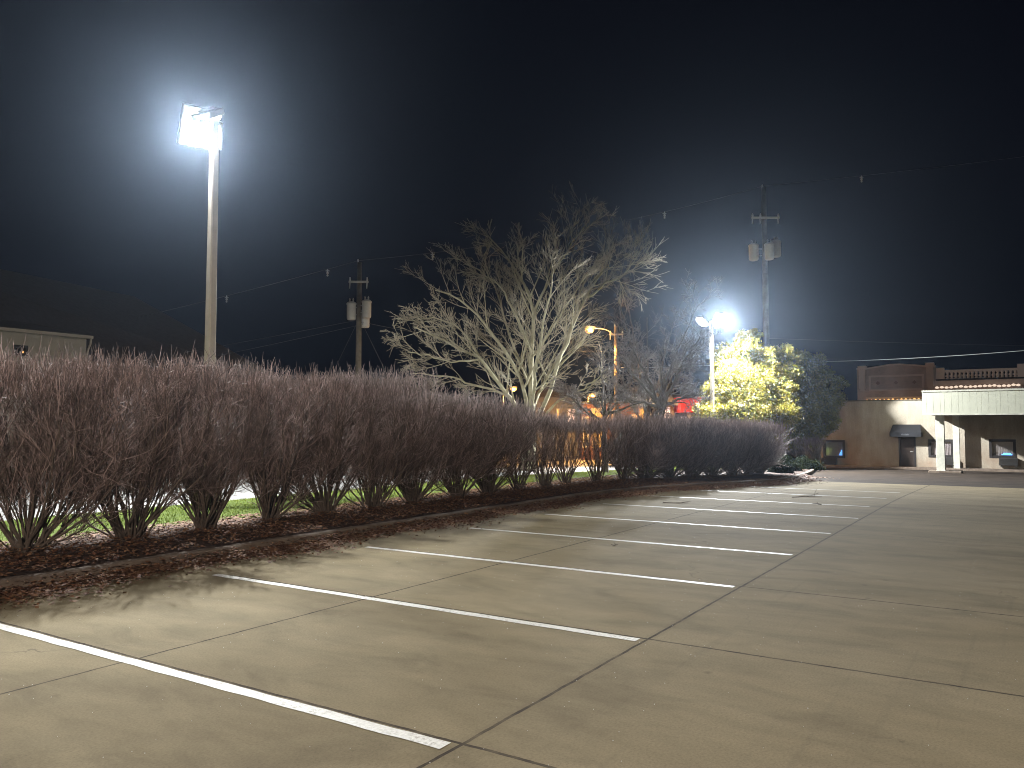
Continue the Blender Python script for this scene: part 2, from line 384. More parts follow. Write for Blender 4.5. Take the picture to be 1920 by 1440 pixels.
def curb_b(a):
    # kerb line: straight, then easing towards the lot, rounding the island
    pts = [(-30,9.35),(18,9.35),(20.5,9.05),(23,8.35),(25,7.75),(27,7.3),(29,7.1),(31,7.25),(34,7.6),(37,8.0),(40,8.5),(44,9.3),(60,12)]
    for (a0, b0), (a1, b1) in zip(pts, pts[1:]):
        if a <= a1:
            t = max(0, (a-a0)/(a1-a0)); t = t*t*(3-2*t) if a1-a0 > 10 else t
            return b0+(b1-b0)*t
    return pts[-1][1]
ao = sheet('ground', M['ground'], lambda s: -150+450*s, lambda a, t: -220+470*t, 60, 4, -.09)
# the ground sheet needs finer steps where the slope begins
sheet('parking_lot', M['lot'], lin(-18, 30.4), lambda a, t: (-45 if t == 0 else 0 if t < .6 else curb_b(a)-.02)*1.0, 120, 2, 0)
def forecourt_b(a, t): return -60+(curb_b(a)-.02+60)*t
sheet('forecourt', M['dark_paving'], lin(30.4, 49.95), forecourt_b, 30, 4, -.006)  # darker paving from the end of the lot to the building
sheet('street', M['street'], lin(-30, 39), lambda a, t: 16.4+60*t, 150, 2, -.004)
sheet('street', M['street'], lin(39, 62), lambda a, t: 20+50*t, 23, 2, -.006)
sheet('planting_bed', M['soil'], lin(-18, 44), lambda a, t: curb_b(a)+.16+(12.35-curb_b(a)-.16)*t, 300, 18, lambda a, b, t: .10+.06*math.sin(t*math.pi), bump=.025)
sheet('lawn', M['lawn'], lin(-18, 49.8), lambda a, t: 12.34+(16.38-12.34)*t, 160, 8, lambda a, b, t: .10*(1-t)+.012, bump=.012)
# kerb swept along the edge
def kerb():
    prof = [(-.02,-.06),(-.005,.115),(.02,.135),(.13,.14),(.16,.12),(.165,-.06)]
    V = []; F = []; n = 320; k = len(prof)
    for i in range(n+1):
        a = -18+62*i/n; b = curb_b(a); w = .006*math.sin(a*3.3)+.004*math.sin(a*11)
        for (p, z) in prof: V.append((a, b+p+w, gza(a)+z+w*.6))
    for i in range(n):
        for j in range(k-1): m_ = i*k+j; F.append((m_, m_+1, m_+k+1, m_+k))
    me = bpy.data.meshes.new('kerb'); me.from_pydata(V, [], F); me.update(); o = link('kerb', me, M['kerb']); o.rotation_euler = (0,0,LOTROT); o['kind'] = 'structure'
kerb()
# island strip between the driveway and the wall (raised walk in front of the building)
mb = MB(); mb.box(48.75, 49.98, -40, 13, gza(49)-.1, gza(49)+.10); o = mb.build('walkway', M['kerb'], bevel=.02); o.rotation_euler = (0,0,LOTROT); o['kind'] = 'structure'

# ------------------------------------------------------------------ painted bay lines
ORD = ['nearest','second nearest','third nearest','fourth nearest','fifth nearest','sixth nearest','seventh nearest','eighth nearest','ninth nearest']
for n in range(9):
    a = 3.68+2.665*n; w = .052; b1 = min(8.35, curb_b(a)-.55); b0 = 2.80
    if n >= 6: b0 = 3.0+.0*n
    V = []; F = []; K = 40
    for i in range(K+1):
        b = b0+(b1-b0)*i/K; j1 = .004*math.sin(b*9+n)+.002*math.sin(b*31); j2 = .004*math.sin(b*7+2*n)+.002*math.sin(b*27)
        V += [(-w+j1, b, gza(a-w)-gza(a)+.0035), (w+j2, b, gza(a+w)-gza(a)+.0035)]
    for i in range(K): F.append((2*i, 2*i+1, 2*i+3, 2*i+2))
    me = bpy.data.meshes.new('parking_line'); me.from_pydata(V, [], F)
    o = link('parking_line', me, M['paint']); o.location = W(a, 0, gza(a)); o.rotation_euler = (0,0,LOTROT)
    tag(o, 'white painted bay line on the concrete lot, %s to the viewer' % ORD[n], 'parking line', 'parking bay lines')

# ------------------------------------------------------------------ vegetation generators
def nrm(v): l = math.sqrt(v[0]**2+v[1]**2+v[2]**2)+1e-9; return (v[0]/l, v[1]/l, v[2]/l)
def axisrand(d, ang, r):
    """direction at angle ang from d, random azimuth"""
    d = Vector(d); u = d.cross(Vector((0,0,1)) if abs(d.z) < .9 else Vector((1,0,0))).normalized(); w = d.cross(u)
    t = r.uniform(0, 2*math.pi); return tuple(d*math.cos(ang)+(u*math.cos(t)+w*math.sin(t))*math.sin(ang))
def wander(p, d, L, n, wob, up, r):
    pts = [tuple(p)]; s = L/(n-1)
    for i in range(n-1):
        d = nrm((d[0]+r.gauss(0,wob), d[1]+r.gauss(0,wob), d[2]+r.gauss(0,wob)+up)); p = (p[0]+d[0]*s, p[1]+d[1]*s, p[2]+d[2]*s); pts.append(p)
    return pts, d
def branchout(p, d, L, rad, lev, maxlev, out, r, n_ch=7, wob=.12, up=.05, ang=(.45,.95), shrink=(.35,.6), minr=.006):
    n = 6 if lev < maxlev else 4
    pts, dd = wander(p, d, L, n, wob, up, r)
    rr = [max(minr, rad*(1-.75*i/(n-1))) for i in range(n)]
    out[0 if rad > .03 else 1].append((pts, rr))
    if lev >= maxlev: return
    k = n_ch if lev < maxlev-1 else max(4, n_ch)
    for c in range(k):
        t = r.uniform(.18, .98)*(n-1); i = min(int(t), n-2); f = t-i
        q = tuple(pts[i][j]*(1-f)+pts[i+1][j]*f for j in range(3)); ld = nrm(tuple(pts[i+1][j]-pts[i][j] for j in range(3)))
        cd = axisrand(ld, r.uniform(*ang), r)
        branchout(q, cd, L*r.uniform(*shrink)*(1.15-.35*t/(n-1)), rr[i]*.55, lev+1, maxlev, out, r, n_ch, wob*1.15, up, ang, shrink, minr)
def smooth_path(ctrl, n):
    P = [Vector(c) for c in ctrl]; P = [P[0]*2-P[1]]+P+[P[-1]*2-P[-2]]; out = []
    S = len(ctrl)-1
    for i in range(n):
        t = i/(n-1)*S; k = min(int(t), S-1); f = t-k; a, b, c, d = P[k:k+4]
        out.append(tuple(.5*((2*b)+(c-a)*f+(2*a-5*b+4*c-d)*f*f+(3*b-a-3*c+d)*f**3)))
    return out

# ------------------------------------------------------------------ the bare hedge
def make_bush(seed, H, half_a, half_b, n_stem, n_sub, twig_n, lean=.15):
    r = random.Random(seed); stems = []; twigs = []
    for i in range(n_stem):
        th = r.uniform(0, 2*math.pi); rr = r.uniform(0, .16)
        p0 = (rr*math.cos(th), rr*math.sin(th), -.04)
        # target on an even spread over the box
        ta = r.uniform(-1, 1)*half_a; tb = r.uniform(-1, 1)*half_b; tz = H*r.uniform(.72, .97)
        if r.random() < lean: tz = H*r.uniform(.35, .7); ta = math.copysign(half_a*r.uniform(.7, 1.05), ta)
        ang = math.atan2(tb, ta)
        mid = (p0[0]*.6+ta*.50+r.gauss(0,.05), p0[1]*.6+tb*.50+r.gauss(0,.05), tz*.36+r.gauss(0,.06))
        q3 = (ta*.86+r.gauss(0,.05), tb*.86+r.gauss(0,.05), tz*.68)
        pts = smooth_path([p0, mid, q3, (ta, tb, tz)], 9); pts = [(x+r.gauss(0,.012), y+r.gauss(0,.012), z) for x, y, z in pts]
        r0 = r.uniform(.011, .024); rad = [max(.0045, r0*(1-.8*j/8)) for j in range(9)]
        stems.append((pts, rad))
        for s in range(n_sub):
            t = r.uniform(1.6, 7.9); k = int(t); f = t-k; q = tuple(pts[k][j]*(1-f)+pts[k+1][j]*f for j in range(3))
            d = nrm(tuple(pts[k+1][j]-pts[k][j] for j in range(3))); d = axisrand(d, r.uniform(.35, 1.0), r); d = nrm((d[0], d[1], d[2]+.15))
            L = r.uniform(.3, .75); room = (H*1.0-q[2]);
            if room < .12: L = r.uniform(.12, .25)
            sp, _ = wander(q, d, L, 5, .2, .10, r)
            sp = [(x, y, min(z, H*(1.0+.02*r.random()))) for x, y, z in sp]
            twigs.append((sp[:4]+[sp[4]], [.0065, .0058, .005, .0045, .0038]))
            for w in range(twig_n):
                t2 = r.uniform(.4, 3.95); k2 = int(t2); f2 = t2-k2; g = tuple(sp[k2][j]*(1-f2)+sp[k2+1][j]*f2 for j in range(3))
                dd = nrm(tuple(sp[k2+1][j]-sp[k2][j] for j in range(3))); dd = axisrand(dd, r.uniform(.3, 1.0), r); dd = nrm((dd[0], dd[1], dd[2]+.2))
                LL = r.uniform(.10, .32)
                if g[2] > H*.93: LL = r.uniform(.06, .2)
                tp, _ = wander(g, dd, LL, 3, .25, .12, r)
                twigs.append((tp, [.0045, .0038, .0028]))
    # crest shoots: many short upright twigs over the clipped top
    for i in range(int(1500*half_a*half_b/1.1)):
        x = r.uniform(-1.05, 1.05)*half_a; y = r.uniform(-1.05, 1.05)*half_b; z = H*r.uniform(.80, .97)
        tp, _ = wander((x, y, z), nrm((r.gauss(0,.25), r.gauss(0,.25), 1)), r.uniform(.12, .32) if r.random() < .90 else r.uniform(.3,.50), 4, .13, .05, r)
        twigs.append((tp, [.0050, .0045, .0038, .0026]))
    return tubes('branches', stems, 5), tubes('twigs', twigs, 3)
def bush_kind(seed, *a, **k):
    b, t = make_bush(seed, *a, **k); b.materials.append(M['hedge_wood']); t.materials.append(M['hedge_twig']); return b, t
tall = [bush_kind(20+i, 2.52, .97, .98, 45, 18, 5) for i in range(4)]
mid_ = [bush_kind(30+i, 2.22, .97, .95, 50, 17, 5, .22) for i in range(2)]
low = [bush_kind(40+i, 1.86, .98, .90, 58, 16, 5, .42) for i in range(3)]
thin = [bush_kind(50+i, 1.86, .98, .50, 27, 8, 3, .08) for i in range(2)]
def hedge_b(a):
    if a < 20: return 11.05
    return 11.05+(9.0-11.05)*min(1, (a-20)/11.0)
spots = []
a = 2.9; i = 0
while a < 33.0:
    spots.append(a); a += (1.30 if a < 12 else 1.35)+rng.uniform(-.12, .12)
words = ['first','second','third','fourth','fifth','sixth','seventh','eighth','ninth','tenth','eleventh','twelfth','thirteenth','fourteenth','fifteenth','sixteenth','seventeenth','eighteenth','nineteenth','twentieth','twenty-first','twenty-second','twenty-third','twenty-fourth','twenty-fifth','twenty-sixth']
for i, a in enumerate(spots):
    if 16.7 < a < 23.6: src = thin[i % 2]; desc = 'thin see-through bare bush with orange light behind it'
    elif a >= 23.6: src = low[i % 3]; desc = 'lower bare bush in the far stretch of hedge'
    elif a > 12.6: src = mid_[i % 2]; desc = 'bare reddish hedge bush before the thin orange-lit gap'
    else: src = tall[i % 4]; desc = 'tall bare hedge bush with fanned stems'
    if i == 0: desc = 'tall bare hedge bush cut by the left edge'
    if i == len(spots)-1: desc = 'rounded pinkish bare bush ending the hedge by the evergreen tree'
    b = hedge_b(a)+rng.uniform(-.12, .12)
    t = empty('hedge_bush', W(a, b, gza(a)+.13), rng.uniform(0, 6.28), label=desc+', '+words[i]+' from the left', cat='bush', group='bare bushes of the clipped hedge')
    # keep the hedge box aligned with the row: only half turns
    t.rotation_euler = (0, 0, LOTROT+(math.pi if rng.random() < .5 else 0)+rng.uniform(-.12, .12))
    s = rng.uniform(.97, 1.03); hs = 1.0-.03*max(0, (7-a)/5)
    t.scale = (s*rng.uniform(.93, 1.1), s*rng.uniform(.95, 1.06), s*hs*rng.uniform(.975, 1.035))
    for nm, me in zip(('branches', 'twigs'), src):
        o = bpy.data.objects.new(nm, me); COL.objects.link(o); o.parent = t

# small bare shrub by the wall and low dark ground shrub at the island
sb = bush_kind(77, 1.5, .75, .55, 22, 9, 4)
p = at(1515, 878, 43.0); a_, b_ = AB(p.x, p.y)
t = empty('bare_shrub', W(a_, b_, gza(a_)+.05), .4, label='small pale bare shrub in front of the tan wall beside the window', cat='shrub')
for nm, me in zip(('branches','twigs'), sb):
    o = bpy.data.objects.new(nm, me); COL.objects.link(o); o.parent = t

# ------------------------------------------------------------------ trees
def tree_obj(name, base, outlines, m0, m1, **kw):
    t = empty(name, base, 0, **kw); bx, by, bz = base
    rel = lambda polys: [([(x-bx, y-by, z-bz) for x, y, z in p], r) for p, r in polys]
    for nm, k, m, polys in (('trunk', 8, m0, outlines[0]), ('twigs', 3, m1, outlines[1])):
        if polys:
            me = tubes(nm, rel(polys), k); link(nm, me, m, t)
    return t
def spawn_on(pts, rr, out, r, n, Lr, maxlev, t0=.2, **kw):
    N = len(pts)-1
    for c in range(n):
        t = (t0+(1-t0)*(c+r.random())/n)*N; i = min(int(t), N-1); f = t-i
        q = tuple(pts[i][j]*(1-f)+pts[i+1][j]*f for j in range(3)); d = nrm(tuple(pts[i+1][j]-pts[i][j] for j in range(3)))
        cd = axisrand(d, r.uniform(.35, .85), r); fr = t/N
        branchout(q, cd, r.uniform(*Lr)*(1.15-.55*fr), max(.02, rr[i]*.5), 0, maxlev, out, r, **kw)
# big bare maple
D0 = 36.0
r = random.Random(3); out = ([], [])
def lead(ctrl, r0, r1, n, Lr, **kw):
    ctrl = [(px, py+max(0, 560-py)*.24, dz) for px, py, dz in ctrl]; r0 *= .62; n = int(n*.85)
    C = [at(px, py, D0+dz) for px, py, dz in ctrl]; pts = smooth_path(C, 14)
    pts = [(x+r.gauss(0,.03), y+r.gauss(0,.05), z+r.gauss(0,.03)) for x, y, z in pts]
    rr = [r0+(r1-r0)*i/13 for i in range(14)]; out[0].append((pts, rr)); spawn_on(pts, rr, out, r, n, Lr, 2, n_ch=6, minr=.0075, wob=.05, up=.02, ang=(.35,.75), **kw)
base = at(990, 890, D0); a_, b_ = AB(base.x, base.y); base = Vector((base.x, base.y, gza(a_)))
bp = lambda dx, z: None
out[0].append(([tuple(base+Vector((0,0,-.2))), tuple(base+Vector((0,0,.5))), tuple(base+Vector((.02,0,1.1))), tuple(at(992,800,D0))], [.48,.38,.34,.33]))
S = (990, 812, 0)
lead([S,(967,762,-.2),(945,730,-.5),(900,672,-1.0),(850,648,-1.6),(775,612,-2.0)], .19,.03, 15,(2.0,3.0))
lead([(900,672,-1.0),(870,625,-1.3),(830,600,-1.6),(775,596,-1.8)], .08,.02, 10,(1.4,2.2))
lead([S,(985,745,.2),(972,700,.3),(937,645,.3),(900,595,0),(868,565,-.3),(815,540,-.5)], .17,.03, 15,(1.9,2.9))
lead([S,(995,755,.3),(997,672,.5),(1000,600,.4),(985,535,.2),(962,480,0),(915,400,-.3)], .22,.03, 17,(1.9,3.0))
lead([(1000,600,.4),(1020,535,.8),(1050,472,1.0),(1075,420,1.2),(1105,365,1.2)], .11,.025, 13,(1.8,2.9))
lead([S,(1022,760,.2),(1047,680,.5),(1066,632,.8),(1098,560,1.0),(1130,490,1.2),(1150,420,1.3)], .19,.03, 17,(2.0,3.0))
lead([(1098,560,1.0),(1140,520,1.0),(1165,505,1.2),(1190,470,1.3)], .10,.02, 12,(1.8,2.8))
lead([(967,762,-.2),(935,735,-.3),(880,720,-.8),(840,706,-1.2),(770,700,-1.6)], .11,.02, 12,(1.3,2.0))
lead([(900,672,-1),(860,680,-1.8),(820,672,-2.2),(765,660,-2.8)], .07,.02, 10,(1.4,2.2))
lead([(1022,775,.2),(1060,745,.0),(1100,725,-.4),(1140,690,-.8)], .09,.02, 9,(1.2,2.0))
lead([S,(1000,740,2.0),(960,640,3.2),(930,540,4.0),(900,470,4.4)], .14,.02, 14,(1.9,2.8))
lead([S,(1000,740,-1.4),(1010,650,-2.4),(1030,560,-3.0),(1040,480,-3.3)], .14,.02, 14,(1.8,2.7))
lead([S,(1010,740,2.0),(1060,640,3.4),(1090,540,4.2),(1120,460,4.4)], .14,.02, 14,(1.9,2.9))
lead([(972,700,.3),(985,640,.0),(955,570,-.4),(930,520,-.6),(880,480,-1)], .09,.02, 12,(1.7,2.6))
lead([(997,672,.5),(1035,620,.2),(1070,560,.1),(1095,500,0)], .09,.02, 11,(1.6,2.5))
tree_obj('maple_tree', tuple(base), out, M['bark'], M['twig'], label='big bare spreading maple with several trunks, pale in the lamp light', cat='tree')

def small_tree(px, D, H, spread, seed, tr, label, m0=M['bark_dark'], m1=M['twig_dark'], fork=1.6, nlead=9, name='bare_tree', lev=2, nch=6, up=.0):
    r = random.Random(seed); out = ([], [])
    p = at(px, 800, D); a_, b_ = AB(p.x, p.y); base = Vector((p.x, p.y, gza(a_)+.05))
    tp = [(base.x, base.y, base.z-.2), (base.x+.03, base.y, base.z+fork*.5), (base.x-.02, base.y, base.z+fork), (base.x+.04, base.y, base.z+fork*1.6), (base.x, base.y, base.z+H*.75)]
    out[0].append((smooth_path(tp, 8), [tr*1.25, tr, tr*.9, tr*.8, tr*.6, tr*.45, tr*.3, tr*.15]))
    for i in range(nlead):
        th = 2*math.pi*(i+r.random()*.6)/nlead; h0 = fork*r.uniform(.85, 1.7); rad = spread*r.uniform(.7, 1.0); hh = H*r.uniform(.62, .98) if i % 3 else H*r.uniform(.45, .62)
        c = [(base.x, base.y, base.z+h0), (base.x+math.cos(th)*rad*.4, base.y+math.sin(th)*rad*.4, base.z+h0+(hh-h0)*.45),
             (base.x+math.cos(th)*rad*.8, base.y+math.sin(th)*rad*.8, base.z+h0+(hh-h0)*.85), (base.x+math.cos(th)*rad, base.y+math.sin(th)*rad, base.z+hh)]
        pts = smooth_path(c, 9); pts = [pts[0]]+[(x+r.gauss(0,.05), y+r.gauss(0,.05), z+r.gauss(0,.04)) for x, y, z in pts[1:]]
        rr = [tr*.42*(1-.85*k/8) for k in range(9)]; out[0].append((pts, rr))
        spawn_on(pts, rr, out, r, 8, (H*.13, H*.24), lev, n_ch=nch, minr=.008, up=up)
    return tree_obj(name, tuple(base), out, m0, m1, label=label, cat='tree', group='small bare trees behind the hedge')
small_tree(1133, 34, 5.0, 2.0, 5, .15, 'small bare tree with brown twigs below the orange street lamp')
small_tree(1240, 31, 5.6, 2.1, 8, .17, 'small bare tree with dark trunk just left of the twin-headed lamp')
small_tree(1215, 47, 11.5, 3.6, 9, .2, 'tall dim bare tree half lost in the dark behind the smaller ones', nlead=8)

def leafy(px, D, lobes, n, size, m, label, name, tr=.14, seed=1, bark=M['bark_dark'], sparse=.5):
    """lobes: (px, py, radius px, depth offset)"""
    r = random.Random(seed); st = np.random.RandomState(seed)
    p = at(px, 800, D); a_, b_ = AB(p.x, p.y); base = Vector((p.x, p.y, gza(a_)+.05))
    t = empty(name, base, 0, label=label, cat='tree')
    out = ([], []); tot = sum(l[2]**2 for l in lobes); C = []; U = []; Vv = []
    for (lx, ly, lr, dz) in lobes:
        c = at(lx, ly, D+dz); rad = lr/1500.0*D; rel = c-base
        pth = smooth_path([(0,0,-.2), (rel.x*.15, rel.y*.15, rel.z*.35), (rel.x*.6, rel.y*.6, rel.z*.75), tuple(rel)], 9)
        pth = [(x+r.gauss(0,.03), y+r.gauss(0,.03), z) for x, y, z in pth]
        out[0].append((pth, [tr*(1-.85*i/8) for i in range(9)]))
        k = int(n*lr*lr/tot); nc = max(10, int(26*(lr/40.0)**2))
        # leaf clumps around short shoots
        dirs = rdir(nc); cc = np.array(rel)+dirs*rad*(st.uniform(.35, 1.08, (nc, 1)))**.7*np.array([1,1,.9])
        for q in cc:
            out[1].append(([tuple(rel*.9), tuple((np.array(rel)*.5+q*.5)), tuple(q)], [.018,.012,.006]))
        per = max(6, k//nc)
        for q in cc:
            cr = rad*st.uniform(.16, .34); dd = rdir(per); pos = q+dd*cr*(st.uniform(0, 1, (per, 1))**.6)*np.array([1,1,.8])*1.15
            e2 = rdir(per//3)*rad*st.uniform(.25, 1.12, (per//3, 1))**.6; pos[:per//3] = np.array(rel)+e2+st.normal(size=e2.shape)*rad*.06
            u = rdir(per); u[:, 2] -= .35; u /= np.linalg.norm(u, axis=1, keepdims=True); v = np.cross(u, rdir(per)); v /= np.linalg.norm(v, axis=1, keepdims=True)+1e-9
            s = size*st.uniform(.6, 1.3, (per, 1)); C.append(pos); U.append(u*s); Vv.append(v*s*.42)
    me = tubes('trunk', out[0], 7); link('trunk', me, bark, t)
    me = tubes('twigs', out[1], 3); link('twigs', me, bark, t)
    me = quads('crown', np.concatenate(C), np.concatenate(U), np.concatenate(Vv)); link('crown', me, m, t)
    return t
leafy(1400, 43, [(1400,650,26,0),(1362,672,28,0),(1425,680,34,.4),(1378,715,42,-.5),(1442,722,42,.3),(1342,738,28,-.3),(1340,780,36,-.6),(1395,775,50,-1.0),(1458,770,42,-.2),
                  (1470,662,18,.6),(1495,668,13,.6),(1478,700,26,.6),(1430,815,30,-.6),(1375,815,34,-.8),(1335,815,28,-.4),(1415,628,12,.3),(1392,632,14,.1)],
      110000, .075, M['leaf_y'], 'yellow-green leafy evergreen glowing beside the twin-headed lamp', 'evergreen_tree', seed=4)
leafy(1530, 44.5, [(1515,690,26,.3),(1540,705,22,.6),(1572,718,15,.8),(1568,748,18,.6),(1545,742,24,.2),(1510,735,34,0),(1500,775,36,-.4),(1540,785,32,0),(1555,760,20,.4),(1480,815,28,-.5),(1520,815,26,-.3),(1535,675,14,.5),(1508,668,12,.4)],
      60000, .075, M['leaf_g'], 'darker evergreen tree against the tan building wall', 'evergreen_tree', seed=6)
# low dark groundcover shrubs on the island (the evergreen's shade is put into their leaf colour)
def low_shrub(px, D, wpx, h, seed, label):
    st = np.random.RandomState(seed); p = at(px, 800, D); a_, b_ = AB(p.x, p.y); base = Vector((p.x, p.y, gza(a_)+.08))
    t = empty('low_shrub', base, 0, label=label, cat='shrub', group='low dark shrubs on the island')
    n = 4200; w = wpx/1500.0*D/2; d = rdir(n); d[:, 2] = np.abs(d[:, 2]); rr = st.uniform(.5, 1.05, (n, 1))*(1+.18*np.sin(d[:, :1]*7+seed)+.12*np.sin(d[:, 1:2]*11))
    C = d*rr*np.array([w, w*.7, h]); u = rdir(n)*.06; v = np.cross(rdir(n), u)*.45
    link('foliage', quads('foliage', C, u, v), M['leaf_shade'], t)
    stems = [([(0,0,-.05), tuple(C[i]*.5), tuple(C[i]*.95)], [.012,.008,.004]) for i in range(0, n, 60)]
    link('stems', tubes('stems', stems, 3), M['hedge_wood'], t)
low_shrub(1468, 36, 62, .62, 1, 'low dark shrub at the foot of the hedge end')
low_shrub(1505, 39, 64, .55, 2, 'low dark shrub between hedge end and bare shrub')
low_shrub(1462, 33.5, 50, .45, 4, 'added low dark shrub nearest the kerb point of the island')  # added to darken the bed that the evergreen shades
low_shrub(1490, 41.5, 70, .6, 5, 'added wide low dark shrub under the dark evergreen')  # also added to carry the tree's shade on the bed
low_shrub(1440, 40, 60, .8, 3, 'low dark shrub hidden deepest behind the hedge end')

# ------------------------------------------------------------------ litter and grass (nobody could count them)
def scatter_quads(name, n, gen, size, m, flat=.35, **kw):
    C = np.array([gen() for _ in range(n)]); u = rdir(n); u[:, 2] *= flat; v = np.cross(u, np.array([0,0,1.])+rdir(n)*flat); v /= np.linalg.norm(v, axis=1, keepdims=True)+1e-9
    s = size*nr.uniform(.5, 1.3, (n, 1)); me = quads(name, C, u*s, v*s*.55); o = link(name, me, m); tag(o, **kw); return o
def leafpos():
    k = rng.random(); a = rng.uniform(-1, 34)
    while rng.random() > .35+.65*(.5+.5*math.sin(a*2.3+2*math.sin(a*.7+k*9))): a = rng.uniform(-1, 34)
    if k < .50: b = rng.uniform(curb_b(a)+.15, 12.2); z = .15+.05*math.sin((b-9.5)*1.1)+rng.random()*.035
    elif k < .72: b = curb_b(a)-abs(rng.gauss(0, .24)); z = rng.random()**1.5*.12*max(0, 1-(curb_b(a)-b)*1.9)+.012
    elif k < .985: b = curb_b(a)-abs(rng.gauss(0, .27)*(1+.5*math.sin(a*1.7))); z = .008+.045*rng.random()*max(0, 1-(curb_b(a)-b))
    else: b = curb_b(a)-abs(rng.gauss(0, .5)); z = .012
    w = W(a, b); return (w.x, w.y, gza(a)+z)
scatter_quads('fallen_leaves', 110000, leafpos, .034, M['leaf_litter'], kind='stuff', label='brown fallen leaves banked along the kerb and under the hedge', cat='leaves')
def strayleaf():
    a = rng.uniform(2, 29); b = rng.uniform(-8, 8.5); w = W(a, b); return (w.x, w.y, gza(a)+.01)
def grasspatch():
    n = 90000; a = nr.uniform(1, 46, n); b = nr.uniform(12.0, 16.3, n); g = np.array([gza(x) for x in a])
    t = (b-12.34)/4.04; z = g+.10*(1-np.clip(t,0,1))+.005; X = a*SA-b*CA; Y = a*CA+b*SA; P = np.stack([X, Y, z], 1)
    d = rdir(n)*.45; d[:, 2] = 1; d /= np.linalg.norm(d, axis=1, keepdims=True); h = nr.uniform(.025, .075, (n, 1)); s = rdir(n); s[:, 2] = 0; s *= .006
    V = np.stack([P-s, P+s, P+d*h], 1).reshape(-1, 3); me = mesh_np('grass', V, np.arange(n*3).reshape(n, 3)); o = link('grass', me, M['grass'])
    tag(o, 'bright green grass strip seen between the hedge stems', 'grass', kind='stuff')
grasspatch()
# tiny glinting grit on the concrete
def grit():
    n = 2600; a = nr.uniform(2, 27, n); b = nr.uniform(-9, 8.3, n); V = []; F = []
    for i in range(n):
        w = W(a[i], b[i]); z = gza(a[i])+.003; s = nr.uniform(.0015, .0035)
        k = len(V); V += [(w.x-s, w.y-s, z), (w.x+s, w.y-s, z), (w.x, w.y+s, z), (w.x, w.y, z+s*1.6)]; F += [(k,k+1,k+3),(k+1,k+2,k+3),(k+2,k,k+3)]
    me = bpy.data.meshes.new('grit'); me.from_pydata(V, [], F); o = link('grit', me, mat('quartz_grit', (.8,.8,.75), .15, spec=1)); tag(o, 'tiny pale grit scattered over the concrete lot', 'grit', kind='stuff')
grit()
# a few countable scraps on the concrete
def scrap(px, py, label, seed, ln=.28):
    d = ray(px, py); k = CAMZ/(-d[2]); x, y = d[0]*k, d[1]*k; r = random.Random(seed)
    a_, b_ = AB(x, y)
    if a_ > 20: k = (CAMZ-gza(a_))/(-d[2]); x, y = d[0]*k, d[1]*k; a_, b_ = AB(x, y)
    polys = []; p = (0,0,.012); th = r.uniform(0, 6.28)
    pts, _ = wander(p, (math.cos(th), math.sin(th), 0), ln, 5, .2, 0, r); pts = [(q[0], q[1], .012) for q in pts]; polys.append((pts, [.009,.008,.007,.006,.004]))
    for j in (1, 2, 3):
        e, _ = wander(pts[j], axisrand((math.cos(th), math.sin(th), 0), .7, r), ln*.4, 3, .2, 0, r); polys.append(([(q[0], q[1], max(.008, abs(q[2]))) for q in e], [.006,.005,.003]))
    o = link('twig', tubes('twig', polys, 4), M['hedge_wood']); o.location = (x, y, gza(a_)); tag(o, label, 'twig')
scrap(1485, 933, 'dark fallen twig lying on the bright far concrete', 1, .9)
scrap(1243, 943, 'small dark twig by the shadow edge near the kerb', 2, .6)
scrap(1540, 946, 'tiny dark debris between two far bay lines', 3, .25)
scrap(1150, 1025, 'small twig in the third bay', 4, .18)

